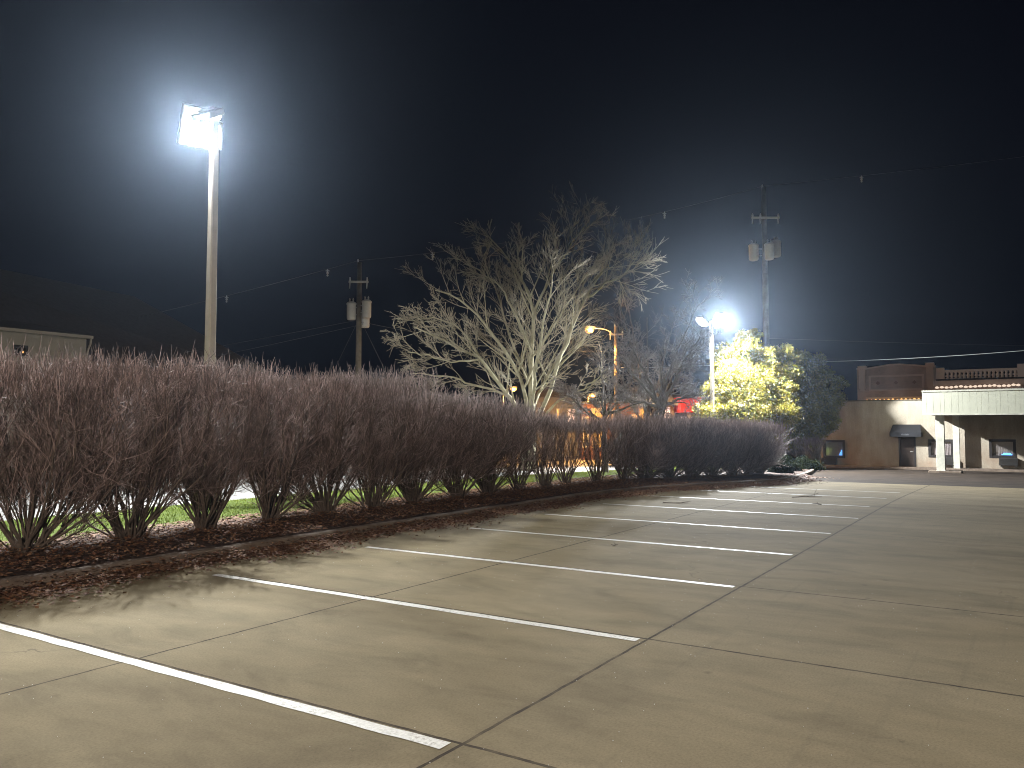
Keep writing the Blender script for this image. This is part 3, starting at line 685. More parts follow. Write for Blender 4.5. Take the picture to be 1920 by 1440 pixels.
# ------------------------------------------------------------------ parking lot lamps
def lot_lamp(a, b, H, heads, label, energy, col=(.93,.97,1.0)):
    z = gza(a); t = empty('parking_lot_lamp', W(a, b, z), LOTROT, label=label, cat='lamp post', group='white parking lot lamps')
    mb = MB(); mb.lathe((0,0,-.05), [(.30,0),(.30,.55),(.27,.60)], 20); mb.build('base', M['kerb'], t)
    mb = MB(); n = len(mb.v); w0, w1 = .105, .078
    prof = []
    for (w, zz) in ((w0, .55), (w1, H)):
        for (x, y) in ((-w,-w*.7),(-w*.7,-w),(w*.7,-w),(w,-w*.7),(w,w*.7),(w*.7,w),(-w*.7,w),(-w,w*.7)): mb.v.append((x, y, zz))
    for i in range(8): mb.f.append((i, (i+1) % 8, 8+(i+1) % 8, 8+i))
    mb.f.append(tuple(range(8, 16))); mb.build('pole', M['pole_paint'], t)
    for (dx, dy, dz, aim, tilt, size, pw, *cut) in heads:
        # local x = a, y = b ; aim = azimuth the lens faces, tilt from straight down
        c = Vector((dx, dy, H+dz)); mb = MB(); mb.cyl((0,0,H-.12), tuple(c+Vector((0,0,.0))), .035, k=10); mb.build('arm', M['housing'], t, smooth=True)
        rot = (Matrix.Rotation(aim, 3, 'Z') @ Matrix.Rotation(-tilt, 3, 'Y'))
        mb = MB(); mb.xbox(c+rot@Vector((0,0,.09)), (size, size*.82, .16), rot); mb.xbox(c+rot@Vector((0,0,.20)), (size*.6, size*.45, .07), rot)
        h = mb.build('lamp_head', M['housing'], t, bevel=.03)
        mb = MB(); k = 20; ctr = c
        ring = [(size*.46*math.copysign(abs(math.cos(q))**.6, math.cos(q)), size*.37*math.copysign(abs(math.sin(q))**.6, math.sin(q))) for q in [2*math.pi*i/k for i in range(k)]]
        lv = [(1.0, .005), (.9, -.05), (.6, -.09), (.2, -.105)]
        for (s, zz) in lv:
            for (x, y) in ring: mb.v.append(tuple(c+rot@Vector((x*s, y*s, zz))))
        for q in range(3):
            for i in range(k): j = (i+1) % k; mb.f.append((q*k+i, (q+1)*k+i, (q+1)*k+j, q*k+j))
        mb.f.append(tuple(3*k+i for i in reversed(range(k)))); mb.build('lens', M['lens'], h, smooth=True)
        ld = bpy.data.lights.new('lamp_light', 'SPOT'); ld.energy = energy*pw; ld.color = col; ld.shadow_soft_size = .16; ld.spot_size = R(cut[0] if cut else 178); ld.spot_blend = .2 if cut else 1.0
        lo = bpy.data.objects.new('lamp_light', ld); COL.objects.link(lo); lo.parent = t
        nvec = rot@Vector((0,0,-1)); lo.location = c+nvec*.15; lo.rotation_euler = nvec.to_track_quat('-Z', 'Y').to_euler()
    return t
PW = 15500.0
lot_lamp(11.2, 15.05, 8.62, [(.0, .60, -.03, R(-112), R(60), .92, 1.9), (.0, .14, -.30, R(-128), R(60), .62, .6), (.12, .38, .18, R(18), R(31), .62, 1.35, 120)],
         'tall pale square lamp post with glaring white heads behind the near hedge', PW)
lot_lamp(41.0, 13.75, 7.75, [(.0, .50, -.02, R(150), R(36), .70, .15, 116), (.0, -.45, 0, R(-126), R(54), .80, 2.9, 170), (.15, -.30, .1, R(-56), R(66), .6, .34)],
         'distant twin-headed white lamp post beside the glowing evergreen tree', PW)

# ------------------------------------------------------------------ utility poles, wires
def transformer(parent, dx, dy, z, s=1.0):
    mb = MB(); mb.lathe((dx, dy, z), [(.20*s,0),(.24*s,.04),(.25*s,.12),(.25*s,.78),(.27*s,.80),(.27*s,.86),(.20*s,.92),(.06*s,.96)], 18)
    for k in (-.09, .09): mb.lathe((dx+k, dy, z+.88), [(.05,0),(.03,.05),(.05,.09),(.03,.13),(.045,.17),(.015,.26)], 8)
    mb.box(dx*.2-.03, dx*.8, dy-.03, dy+.03, z+.25, z+.30); mb.box(dx*.2-.03, dx*.8, dy-.03, dy+.03, z+.62, z+.67)
    return mb.build('transformer', M['galv'], parent, smooth=True)
def insulator(mb, x, y, z): mb.lathe((x, y, z), [(.02,0),(.055,.03),(.03,.06),(.06,.09),(.03,.12),(.045,.16),(.02,.2)], 8)
def utility_pole(px, topy, D, rad, label, trans, arms, tdrop):
    p = at(px, topy, D); a_, b_ = AB(p.x, p.y); g = gza(a_); H = p.z-g
    t = empty('utility_pole', (p.x, p.y, g), 0, label=label, cat='utility pole', group='wooden utility poles')
    mb = MB(); mb.cyl((0,0,-.3), (0,0,H), rad*1.15, rad*.8, 14); mb.build('pole', M['wood_pole'], t, smooth=True)
    for (dz, L) in arms:
        mb = MB(); mb.box(-L/2, L/2, -rad-.09, -rad+.01, H-dz-.05, H-dz+.05); mb.build('crossarm', M['galv'], t)
        for x in (-L/2+.06, -L*.18, L/2-.06):
            if L < 1.2 and x == -L*.18: continue
            ib = MB(); insulator(ib, x, -rad-.04, H-dz+.04); ib.cyl((x, -rad-.04, H-dz+.05), (x-.02, -rad-.04, H-dz-.35), .035, .03, 6); ib.build('insulator', M['ceramic'], t)
    ib = MB(); insulator(ib, -.08, 0, H-.02); ib.build('top_insulator', M['ceramic'], t)
    for (dx, dy, dz, s) in trans: transformer(t, dx, dy, H-dz, s)
    return t, p
t1, P1 = utility_pole(674, 492, 41, .15, 'wooden utility pole with three grey transformers, rising left of the maple', [(-.62*-1, 0.01)][:0]+[(1.10, 1.0)], 0) if False else utility_pole(674, 492, 41, .15, 'wooden utility pole with three grey transformers, rising left of the maple', [(-.38, -.05, 3.0, .95), (.40, -.05, 2.9, .95), (.25, .35, 3.35, .95)], [(1.05, 1.0)], 0)
t2, P2 = utility_pole(1432, 352, 44, .17, 'tall dim utility pole with transformers above the glowing evergreen', [(-.62, 0, 4.1, 1.05), (.62, 0, 3.9, 1.05), (.1, -.45, 4.15, 1.0)], [(1.75, 1.55)], 0)
t3, P3 = utility_pole(1155, 612, 52, .14, 'orange-lit utility pole carrying the street lamp arm', [], [(.55, .9)], 0)
def cable(p0, p1, sag, rad, label, m=M['wire'], n=24, group='overhead cables', spacers=()):
    p0, p1 = Vector(p0), Vector(p1); mid0 = p0
    pts = []
    for i in range(n): t = i/(n-1); q = p0.lerp(p1, t); pts.append((q.x-p0.x, q.y-p0.y, q.z-p0.z-sag*4*t*(1-t)))
    o = link('overhead_cable', tubes('overhead_cable', [(pts, [rad]*n)], 5), m); o.location = p0; tag(o, label, 'cable', group)
    for s in spacers:
        q = p0.lerp(p1, s); q.z -= sag*4*s*(1-s); mb = MB(); mb.lathe((0,0,-.38), [(.02,0),(.06,.04),(.03,.10),(.07,.18),(.03,.26),(.05,.32),(.02,.40)], 8); mb.box(-.10,.10,-.015,.015,-.10,-.07)
        c = mb.build('spacer', M['ceramic'], o); c.location = q-p0
    return o
# top line runs from far left over both poles and out to the right
Lp = at(-260, 690, 60); Rp = at(2300, 240, 50)
cable(Lp, P1+Vector((0,0,.1)), .6, .013, 'thin top cable running down left from the transformer pole', spacers=(.35,.62,.80,.955))
cable(P1+Vector((0,0,.1)), P2+Vector((0,0,.1)), .55, .013, 'thin top cable strung across the maple between both transformer poles', spacers=(.17,.74))
cable(P2+Vector((0,0,.1)), Rp, .2, .009, 'thin top cable leading right from the tall dim pole', spacers=(.19,))
cable(at(-200,742,60), at(672,600,41), .3, .010, 'lower faint cable left of the transformer pole, upper of two')
cable(at(-200,760,60), at(672,610,41), .5, .010, 'lower faint cable left of the transformer pole, lower of two')
cable(at(675,603,41), at(1155,660,52), .4, .010, 'faint cable from the transformer pole into the maple')
cable(at(1160,690,52), at(1345,684,60), .05, .012, 'pale cable passing left of the twin-headed lamp', M['wire_pale'])
cable(at(1432,680,46), at(2100,640,42), .25, .017, 'bright service cable above the tan building roof', M['wire_pale'])
cable(at(1432,634,44), at(2100,650,60), .1, .007, 'faint dark cable above the bright service cable')
cable(at(672,600,41), at(618,712,44), .0, .008, 'guy wire slanting down left of the transformer pole', group=None)
cable(at(676,600,41), at(742,735,43), .0, .008, 'guy wire slanting down right of the transformer pole', group=None)

def sodium_lamp(base, H, arm, label, energy, pole=True, col=(1.0,.50,.14)):
    t = empty('street_lamp', base, 0, label=label, cat='street lamp', group='orange street lamps')
    if pole: mb = MB(); mb.cyl((0,0,-.2), (0,0,H), .10, .06, 10); mb.build('pole', M['wood_pole'], t, smooth=True)
    ax = arm
    pts = smooth_path([(0,0,H-.5), (ax*.4,0,H-.05), (ax,0,H+.08)], 8); link('arm', tubes('arm', [(pts, [.03]*8)], 8), M['galv'], t)
    mb = MB(); mb.xbox((ax*1.08,0,H+.10), (.62,.28,.14), Matrix.Identity(3)); mb.build('lamp_head', M['housing'], t, bevel=.03)
    mb = MB(); mb.lathe((ax*1.10,0,H-.17), [(.07,-.12),(.22,-.04),(.30,.08),(.30,.20)], 14); mb.build('lens', M['sodium'], t, smooth=True)
    ld = bpy.data.lights.new('lamp_light', 'SPOT'); ld.energy = energy; ld.color = col; ld.shadow_soft_size = .15; ld.spot_size = R(155); ld.spot_blend = .5
    lo = bpy.data.objects.new('lamp_light', ld); COL.objects.link(lo); lo.parent = t; lo.location = (ax*1.10, -.05, H-.36)
    l2 = bpy.data.lights.new('lamp_light', 'POINT'); l2.energy = energy*.12; l2.color = col; l2.shadow_soft_size = .2
    lo = bpy.data.objects.new('lamp_light', l2); COL.objects.link(lo); lo.parent = t; lo.location = (ax*1.10, -.32, H-.10)
g3 = gxy(P3.x, P3.y); q = at(1106, 617, 52)
sodium_lamp((P3.x, P3.y, g3), q.z-g3, (q.x-P3.x)/1.08, 'orange street lamp on the utility pole beside the maple', 14000, pole=False)
q = at(1110, 741, 80); g = gxy(q.x, q.y); sodium_lamp((q.x-.4, q.y, g), q.z-g, .4, 'small distant orange street lamp above the brick building', 6000)
q = at(961, 728, 72); g = gxy(q.x, q.y); sodium_lamp((q.x-.85, q.y, g), q.z-g, .85, 'distant orange street lamp behind the left maple trunk', 4000)
q = at(1046, 764, 61.2); 

# ------------------------------------------------------------------ stucco building with canopy
def wb(px, a=50.0):
    k = a/(SA*ray(px,800)[0]/ray(px,800)[1]*1.0+CA) if False else a/(SA*(px-960)/1500.0/ray(px,800)[1]+CA)
    x = k*(px-960)/1500.0/ray(px,800)[1]; return AB(x, k)[1]
def wz(px, py, a=50.0):
    b = wb(px, a); p = W(a, b); return CAMZ+p.y*ray(px,py)[2]/ray(px,py)[1]
g50 = gza(50)
T = empty('stucco_building', W(50, 0, g50), LOTROT, label='low tan stucco building with stained wall across the lot', cat='building')
bL = wb(1508); bR = wb(2050); top = wz(1650, 752)-g50
def bwin(pxl, pxr, pyt, pyb): return wb(pxr), wb(pxl), wz(pxl, pyb)-g50, wz(pxl, pyt)-g50
wins = [bwin(1544,1582,826,857), bwin(1741,1785,825,856), bwin(1855,1902,825,857)]
dr = bwin(1685,1715,812,880)
ops = sorted([w for w in wins]+[(dr[0], dr[1], 0.0, dr[3])])
mb = MB(); cur = bR
for (y0, y1, z0, z1) in ops:
    mb.box(0, .3, cur, y0, 0, top); 
    if z0 > 0: mb.box(0, .3, y0, y1, 0, z0)
    mb.box(0, .3, y0, y1, z1, top); cur = y1
mb.box(0, .3, cur, bL, 0, top)
mb.box(.3, 7, bL-.3, bL, 0, top); mb.box(.3, 7, bR, bR+.3, 0, top); mb.box(6.7, 7, bR+.3, bL-.3, 0, top)
mb.build('wall', M['stucco'], T)
mb = MB(); mb.box(-.04, 7.05, bR-.05, bL+.05, top, top+.07); mb.build('roof', M['soffit'], T)
for i, (y0, y1, z0, z1) in enumerate(wins):
    f = MB(); w = .09; xo = -.03
    f.box(xo, .14, y0-.04, y0+w, z0-.04, z1+.04); f.box(xo, .14, y1-w, y1+.04, z0-.04, z1+.04); f.box(xo, .14, y0+w, y1-w, z1-w, z1+.04); f.box(xo, .14, y0+w, y1-w, z0-.04, z0+w)
    fr = f.build('window', M['darkframe'], T)
    c = MB(); n = 26
    for k in range(n):
        ya = y0+w+(y1-y0-2*w)*k/n; yb = y0+w+(y1-y0-2*w)*(k+1)/n; c.box(.13+.03*(k % 2), .17+.03*(k % 2), ya, yb, z0+w, z1-w)
    c.build('curtain', M['curtain_pale'] if i != 0 or True and False else M['curtain'], fr) if i == 2 else c.build('curtain', M['curtain'] , fr)
    g = MB(); g.box(.08, .09, y0+w, y1-w, z0+w, z1-w)
    gm = g.build('pane', bpy.data.materials.get('clear_pane') or clear_pane(), fr)
    cx = (y0+y1)/2+(.25 if i == 0 else -.25)
    a_ = MB(); a_.box(-.34, .05, cx-.42, cx+.42, z0-.42, z0-.04)
    for k in range(7): a_.box(-.36, -.34, cx-.38, cx+.38, z0-.39+.05*k, z0-.37+.05*k)
    a_.box(-.30, -.05, cx-.36, cx-.30, z0-.52, z0-.42); a_.box(-.30, -.05, cx+.30, cx+.36, z0-.52, z0-.42)
    a_.build('air_conditioner', M['acunit'], fr)
    if i in (0, 2):   # small blue glow inside the pane's lower corner
        bb = MB(); yy = (y0+w+.03) ; s = .16 if i == 2 else .34
        # ordering of wins: y0 is the right-hand edge as seen from the lot
        if i == 0: bb.cyl((.10, yy+.04, z0+w+.03), (.10, yy+.04, z0+w+.34), .025, k=8); bb.cyl((.10, yy+.10, z0+w+.03), (.10, yy+.10, z0+w+.22), .025, k=8); bb.cyl((.10, yy+.16, z0+w+.03), (.10, yy+.16, z0+w+.12), .02, k=8)
        else: bb.cyl((.10, yy+.02, z0+w+.05), (.10, yy+.5, z0+w+.05), .03, k=8); bb.cyl((.10, yy+.08, z0+w+.11), (.10, yy+.42, z0+w+.11), .025, k=8)
        bb.build('neon_tube', M['blue'], fr)
d = MB(); d.box(.12, .17, dr[0]+.06, dr[1]-.06, .02, dr[3]-.06); do = d.build('door', M['door'], T)
d = MB(); d.box(-.02, .2, dr[0]-.03, dr[0]+.06, 0, dr[3]); d.box(-.02, .2, dr[1]-.06, dr[1]+.03, 0, dr[3]); d.box(-.02, .2, dr[0]+.06, dr[1]-.06, dr[3]-.06, dr[3]); d.build('frame', M['darkframe'], do)
d = MB(); d.cyl((.12, dr[0]+.14, .95), (.04, dr[0]+.14, .95), .025, k=8); d.cyl((.05, dr[0]+.14, .95), (.05, dr[0]+.26, .95), .018, k=8); d.build('handle', M['galv'], do)
for k in (0, 1):
    d = MB(); d.box(.10, .12, dr[0]+.16, dr[1]-.16, .2+.85*k, .85+.85*k); d.build('door_panel', M['door'], do)
# awning over the door: sloped wedge with a hanging valance and a faded line of letters
aw = empty('door_awning', W(50, (dr[0]+dr[1])/2, g50), LOTROT, label='black fabric awning over the brown door of the tan building', cat='awning')
zt = wz(1700, 796)-g50; zb = wz(1700, 818)-g50; hw = .78
mb = MB(); mb.v = [(-.02,-hw*.9,zt),(-.02,hw*.9,zt),(-.75,hw,zb+.22),(-.75,-hw,zb+.22),(-.02,-hw*.9,zb+.22),(-.02,hw*.9,zb+.22)]
mb.f = [(0,1,2,3),(0,3,4),(1,5,2)]; mb.build('canopy_cloth', M['awning'], aw)
mb = MB(); mb.box(-.765, -.75, -hw, hw, zb-.02, zb+.22); mb.box(-.75, -.02, -hw-.012, -hw, zb-.02, zb+.22); mb.box(-.75, -.02, hw, hw+.012, zb-.02, zb+.22); mb.build('valance', M['awning'], aw)
mb = MB(); 
for k in range(7): mb.box(-.772, -.766, -.20+.06*k, -.165+.06*k, zb+.06, zb+.06+(.09 if k % 2 else .07))
mb.build('lettering', M['lettering'], aw)

# canopy
CA_a = 44.3
K = empty('entrance_canopy', W(CA_a, 0, gza(CA_a)), LOTROT, label='pale panelled flat canopy on square columns in front of the tan building', cat='canopy')
cg = gza(CA_a); cbL = wb(1731, CA_a); cbR = wb(2150, CA_a)
zb0 = wz(1731, 778, CA_a)-cg; zt0 = wz(1731, 733, CA_a)-cg
mb = MB(); n = 0; y = cbL
sl = .010  # the fascia climbs very slightly to the right
mb.prism([(0,0)], 0, 0) if False else None
pw = .30; k = 0; y = cbL
while y > cbR:
    off = 0
    w_ = pw*(.6 if k % 3 == 0 else 1.0); mb.box(-off*.5, .06, y-w_+.008, y, zb0+.05, zt0-.06); mb.box(.003, .06, y-w_, y-w_+.008, zb0+.05, zt0-.06); y -= w_; k += 1
mb.build('fascia', M['fascia'], K)
mb = MB(); mb.box(-.03, 5.55, cbR, cbL+.03, zt0-.06, zt0+.02); mb.box(-.025, .07, cbR, cbL+.03, zb0-.02, zb0+.05); mb.build('trim', M['column'], K)
mb = MB(); mb.box(.065, 5.55, cbL-.03, cbL+.02, zb0+.05, zt0-.06); mb.build('side_fascia', M['fascia'], K)
mb = MB(); mb.box(.08, 5.6, cbR, cbL-.03, zb0+.02, zb0+.08); mb.build('ceiling', M['soffit'], K)
def column(pxl, pxr, aoff):
    aa = CA_a+aoff; yl = wb(pxl, aa); yr = wb(pxr, aa); g = gza(aa)-cg; s = (yl-yr)
    mb = MB(); mb.box(aoff, aoff+.36, yr, yl, g-.05, zb0+.02); mb.build('column', M['column'], K, bevel=.012)
    mb = MB(); mb.box(aoff-.03, aoff+.39, yr-.03, yl+.03, g-.05, g+.10); mb.build('column_base', M['column'], K, bevel=.01)
column(1754, 1770, .35); column(1786, 1798, 4.9); column(2010, 2026, .35)
mb = MB(); mb.box(CA_a+.05, CA_a+1.15, wb(1800,CA_a), wb(1738,CA_a), cg-.08, cg+.09); o = mb.build('column_plinth', M['kerb'], bevel=.02); o.rotation_euler = (0,0,LOTROT)
tag(o, 'low concrete plinth under the front canopy column', 'plinth')

# ------------------------------------------------------------------ pink parapet building behind
PA = 59.0; pg = gza(PA)
Q = empty('brick_building', W(PA, 0, pg), LOTROT, label='pinkish brick building with pedimented parapet rising behind the tan one', cat='building')
pz = lambda px, py: wz(px, py, PA)-pg
yl, yr = wb(1609, PA), wb(1757, PA)
ym = (yl+yr)/2; zt = pz(1612, 693); zp = pz(1683, 686.0); zpr = pz(1683, 692)
cuty = yr
outl = [(yl, 0), (yl, zt), (yl-.22*(yl-ym), zt-.02), (ym+.3, zt+.20), (ym-.3, zt+.20), (yr+.22*(ym-yr), zt+.02), (yr, zt+.02), (yr, 0)]
mb = MB(); n = len(outl)
mb.v = [(0, y, z) for y, z in outl]+[(.45, y, z) for y, z in outl]; mb.f = [tuple(reversed(range(n))), tuple(n+i for i in range(n))]+[(i, (i+1) % n, n+(i+1) % n, n+i) for i in range(n)]
mb.build('parapet', M['pinkbrick'], Q)
mb = MB()
for (p0, p1) in zip(outl[1:6], outl[2:7]):
    y0, z0 = p0; y1, z1 = p1; k = len(mb.v)
    mb.v += [(-.09,y0,z0),(.54,y0,z0),(.54,y1,z1),(-.09,y1,z1),(-.09,y0,z0+.10),(.54,y0,z0+.10),(.54,y1,z1+.10),(-.09,y1,z1+.10)]
    mb.f += [tuple(k+i for i in q) for q in ((0,3,2,1),(4,5,6,7),(0,1,5,4),(1,2,6,5),(2,3,7,6),(3,0,4,7))]
mb.build('coping', M['pinktrim'], Q)
for (pl, pr, pt, pb) in ((1613,1625,691,733), (1740,1753,685,729)):
    y0, y1 = wb(pr, PA), wb(pl, PA); a0, a1 = pz(pl, pb), pz(pl, pt)
    mb = MB(); mb.box(-.16, 0, y0, y1, a0+.15, a1); mb.box(-.22, .5, y0-.05, y1+.05, a1, a1+.16); mb.box(-.11, 0, y0+.08, y1-.08, a0, a0+.15); mb.build('pilaster', M['pinktrim'], Q)
y0, y1, a0, a1 = wb(1735, PA), wb(1631, PA), pz(1680, 732), pz(1680, 703)
mb = MB(); w = .12; mb.box(-.07, 0, y0, y1, a0, a0+w); mb.box(-.07, 0, y0, y1, a1-w, a1); mb.box(-.07, 0, y0, y0+w, a0+w, a1-w); mb.box(-.07, 0, y1-w, y1, a0+w, a1-w); mb.build('panel_frame', M['pinktrim'], Q)
for f in (.17, .5, .83):
    yy = y0+(y1-y0)*f; zz = (a0+a1)/2; mb = MB(); mb.v = [(-.03,yy-.14,zz),(-.03,yy,zz-.14),(-.03,yy+.14,zz),(-.03,yy,zz+.14),(-.001,yy-.14,zz),(-.001,yy,zz-.14),(-.001,yy+.14,zz),(-.001,yy,zz+.14)]
    mb.f = [(0,1,2,3),(0,4,5,1),(1,5,6,2),(2,6,7,3),(3,7,4,0)]; mb.build('diamond_inset', M['inset'], Q)
za = pz(1680, 745.5); mb = MB(); mb.box(-.12, 0, wb(1737,PA), wb(1625,PA), za-.06, za+.05); mb.build('ledge', M['pinktrim'], Q)
# right wing: frieze, balustrade and dentils
yA, yB = wb(1757, PA), wb(2200, PA); zlow = pz(1760, 724); zfr = pz(1760, 714); zbal0 = pz(1760, 711); zbal1 = pz(1760, 698.5)
mb = MB(); mb.box(.02, .4, yB, yA, 0, zfr); mb.build('wall', M['pinkbrick'], Q)
mb = MB(); mb.box(-.10, .45, yB, yA, zfr, zfr+.10); mb.build('cornice', M['recess'], Q)
mb = MB(); mb.box(.22, .4, yB, yA, zfr+.10, zbal1); mb.build('balustrade_back', M['recess'], Q)
mb = MB(); mb.box(-.02, .42, yB, yA-.45, zbal1, zbal1+.14); mb.box(-.04, .46, yA-.5, yA-.02, zfr+.10, zbal1+.30); mb.build('rail', M['pinktrim'], Q)
yE = wb(1911, PA); mb = MB(); mb.box(-.06, .46, yE-1.2, yE, zfr+.10, zbal1+.38); mb.build('end_block', M['pinktrim'], Q)
nb = 18; yS = wb(1772, PA); yT = wb(1907, PA)
for i in range(nb):
    yy = yS+(yT-yS)*i/(nb-1); mb = MB(); mb.lathe((.08, yy, zfr+.10), [(.10,0),(.10,.06),(.06,.10),(.13,(zbal1-zfr-.1)*.38),(.06,(zbal1-zfr-.1)*.75),(.10,zbal1-zfr-.16),(.10,zbal1-zfr-.10)], 8); mb.build('baluster', M['pinktrim'], Q, smooth=True)
mb = MB(); mb.box(7.9, 8.2, yB, yl, 0, zfr-.3); mb.box(.45, 7.9, yB, yl, zfr-.5, zfr-.4); mb.box(.45, 7.9, yl-.3, yl, 0, zfr-.5); mb.build('rear_wall', M['pinkbrick'], Q)
def bulbs(name, pxs, py0, py1, m, label, rad, off):
    t = empty(name, W(PA+off, 0, pg), LOTROT, label=label, cat='string lights')
    pts = []
    for i in range(pxs[2]):
        f = i/(pxs[2]-1); px = pxs[0]+(pxs[1]-pxs[0])*f; yy = wb(px, PA+off); zz = wz(px, py0+(py1-py0)*f, PA+off)-pg+rng.uniform(-.03,.03)
        mb = MB(); mb.lathe((0, yy, zz-.11), [(.02,0),(rad*.8,.03),(rad,.07),(rad*.8,.12),(.02,.16)], 8); mb.build('bulb', m, t, smooth=True); pts.append((0, yy, zz+.06))
    link('wire', tubes('wire', [(pts, [.012]*len(pts))], 4), M['wire'], t)
bulbs('string_lights', (1627, 1724, 13), 750.5, 748, M['bulb_warm'], 'row of warm glowing bulbs along the roof edge left of the canopy', .085, -.35)
bulbs('string_lights', (1759, 1912, 18), 725.5, 721, M['bulb_pale'], 'row of pale round bulbs under the balustrade', .12, -.3)

# ------------------------------------------------------------------ buildings beyond the hedge
def box_building(name, D, pxl, pxr, topy, m, label, depth=8, roof=None, cat='building', parapet=.12):
    pl, pr = at(pxl, topy, D), at(pxr, topy, D); g = gxy(pl.x, pl.y)-.1; w = (pr.x-pl.x); h = pl.z-g
    t = empty(name, (pl.x, D, g), 0, label=label, cat=cat)
    mb = MB(); mb.box(0, w, 0, depth, 0, h); mb.build('wall', m, t)
    fx = lambda px: (px-pxl)*D/1500.0; fz = lambda py: at(pxl, py, D).z-g
    if parapet: mb = MB(); mb.box(-.06, w+.06, -.06, depth+.06, h, h+parapet); mb.build('roof', M['soffit'], t)
    return t, fx, fz, w, h
def wpart(t, fx, fz, pl, pr, pt, pb, m, name='window', fm=None, fw=.07, bars=0):
    x0, x1, z0, z1 = fx(pl), fx(pr), fz(pb), fz(pt); mb = MB()
    mb.box(x0, x1, -.05, 0, z1-fw, z1); mb.box(x0, x1, -.05, 0, z0, z0+fw); mb.box(x0, x0+fw, -.05, 0, z0+fw, z1-fw); mb.box(x1-fw, x1, -.05, 0, z0+fw, z1-fw)
    for k in range(bars): xx = x0+(x1-x0)*(k+1)/(bars+1); mb.box(xx-.03, xx+.03, -.045, -.013, z0+fw, z1-fw)
    f = mb.build(name, fm or M['trim'], t); mb = MB(); mb.box(x0+fw, x1-fw, -.012, -.004, z0+fw, z1-fw); mb.build('pane' if name == 'window' else 'panel', m, f); return f
# grey gabled house
t, fx, fz, w, h = box_building('grey_house', 62, 990, 1090, 744, M['siding_grey'], 'dim grey house with gable roof behind the maple trunks', 8, parapet=0, cat='house')
mb = MB(); mb.prism([(-.3, h), (w+.3, h), (w*.55, h+1.4)], -.25, 8.25); mb.build('roof', M['shingle'], t)
wpart(t, fx, fz, 1064, 1079, 766, 800, M['lit_white'], bars=1); wpart(t, fx, fz, 1043, 1049, 766, 790, M['lit_window']); wpart(t, fx, fz, 1005, 1018, 768, 795, M['glass'])
# brick building
t, fx, fz, w, h = box_building('brick_shop', 59, 1090.5, 1203, 756, M['redbrick'], 'low orange-lit brick building behind the small bare trees', 9)
wpart(t, fx, fz, 1091, 1104, 781, 840, M['recess'], 'door', fw=.15)
wpart(t, fx, fz, 1109, 1130, 765, 840, M['cream'], 'garage_door', M['cream']); wpart(t, fx, fz, 1138, 1150, 768, 790, M['lit_window']); wpart(t, fx, fz, 1183, 1199, 776, 790, M['lit_window'], bars=1)
# cream shop with pale roof fascia
t, fx, fz, w, h = box_building('cream_shop', 58, 1203.5, 1264, 757, M['cream'], 'cream shop with sloping pale roof left of the red canopy', 9, parapet=0)
mb = MB(); mb.v = [(-.2,-.5,h),(w+.2,-.5,h),(w+.2,3,h+.9),(-.2,3,h+.9),(-.2,-.5,h-.12),(w+.2,-.5,h-.12),(w+.2,9,h-.12),(-.2,9,h-.12),(w+.2,9,h+.9),(-.2,9,h+.9)]
mb.f = [(0,1,2,3),(4,5,1,0),(3,2,8,9),(1,5,6,8,2),(0,3,9,7,4),(4,7,6,5),(6,7,9,8)]; mb.build('roof', M['whitewall'], t)
wpart(t, fx, fz, 1209, 1230, 764, 785, M['glass'], bars=1); wpart(t, fx, fz, 1240, 1258, 762, 840, M['lit_white'], bars=1)
t, fx, fz, w, h = box_building('tall_shop', 66, 1205, 1300, 722, M['siding_cream'], 'dim taller block with flat roof behind the cream shop', 9)
wpart(t, fx, fz, 1215, 1227, 728, 740, M['glass']); wpart(t, fx, fz, 1262, 1276, 728, 740, M['glass'])
# red canopy filling station style shop
t, fx, fz, w, h = box_building('red_canopy_shop', 60, 1264.5, 1345, 772, M['siding_cream'], 'shop with a glowing red canopy band beside the evergreen', 8)
mb = MB(); mb.box(-.2, w+.2, -3.2, -.0, h-.1, h+1.0); mb.build('canopy', M['red_awning'], t, bevel=.03)
for k in range(3): x = w*(.1+.4*k); mb = MB(); mb.box(x, x+.25, -3.0, -2.75, 0, h-.1); mb.build('post', M['trim'], t)
wpart(t, fx, fz, 1275, 1300, 780, 800, M['lit_white'], bars=2)
# white boundary wall behind the lawn
p0 = at(1215, 790, 47); p1 = at(1330, 791, 47); g = gxy(p0.x, p0.y)-.05
t = empty('garden_wall', (p0.x, p0.y, g), 0, label='pale rendered boundary wall behind the dark-trunked tree', cat='wall')
mb = MB(); mb.box(0, p1.x-p0.x, 0, .2, 0, p0.z-g); mb.build('wall', M['whitewall'], t); mb = MB(); mb.box(-.04, p1.x-p0.x+.04, -.04, .24, p0.z-g, p0.z-g+.07); mb.build('coping', M['trim'], t)
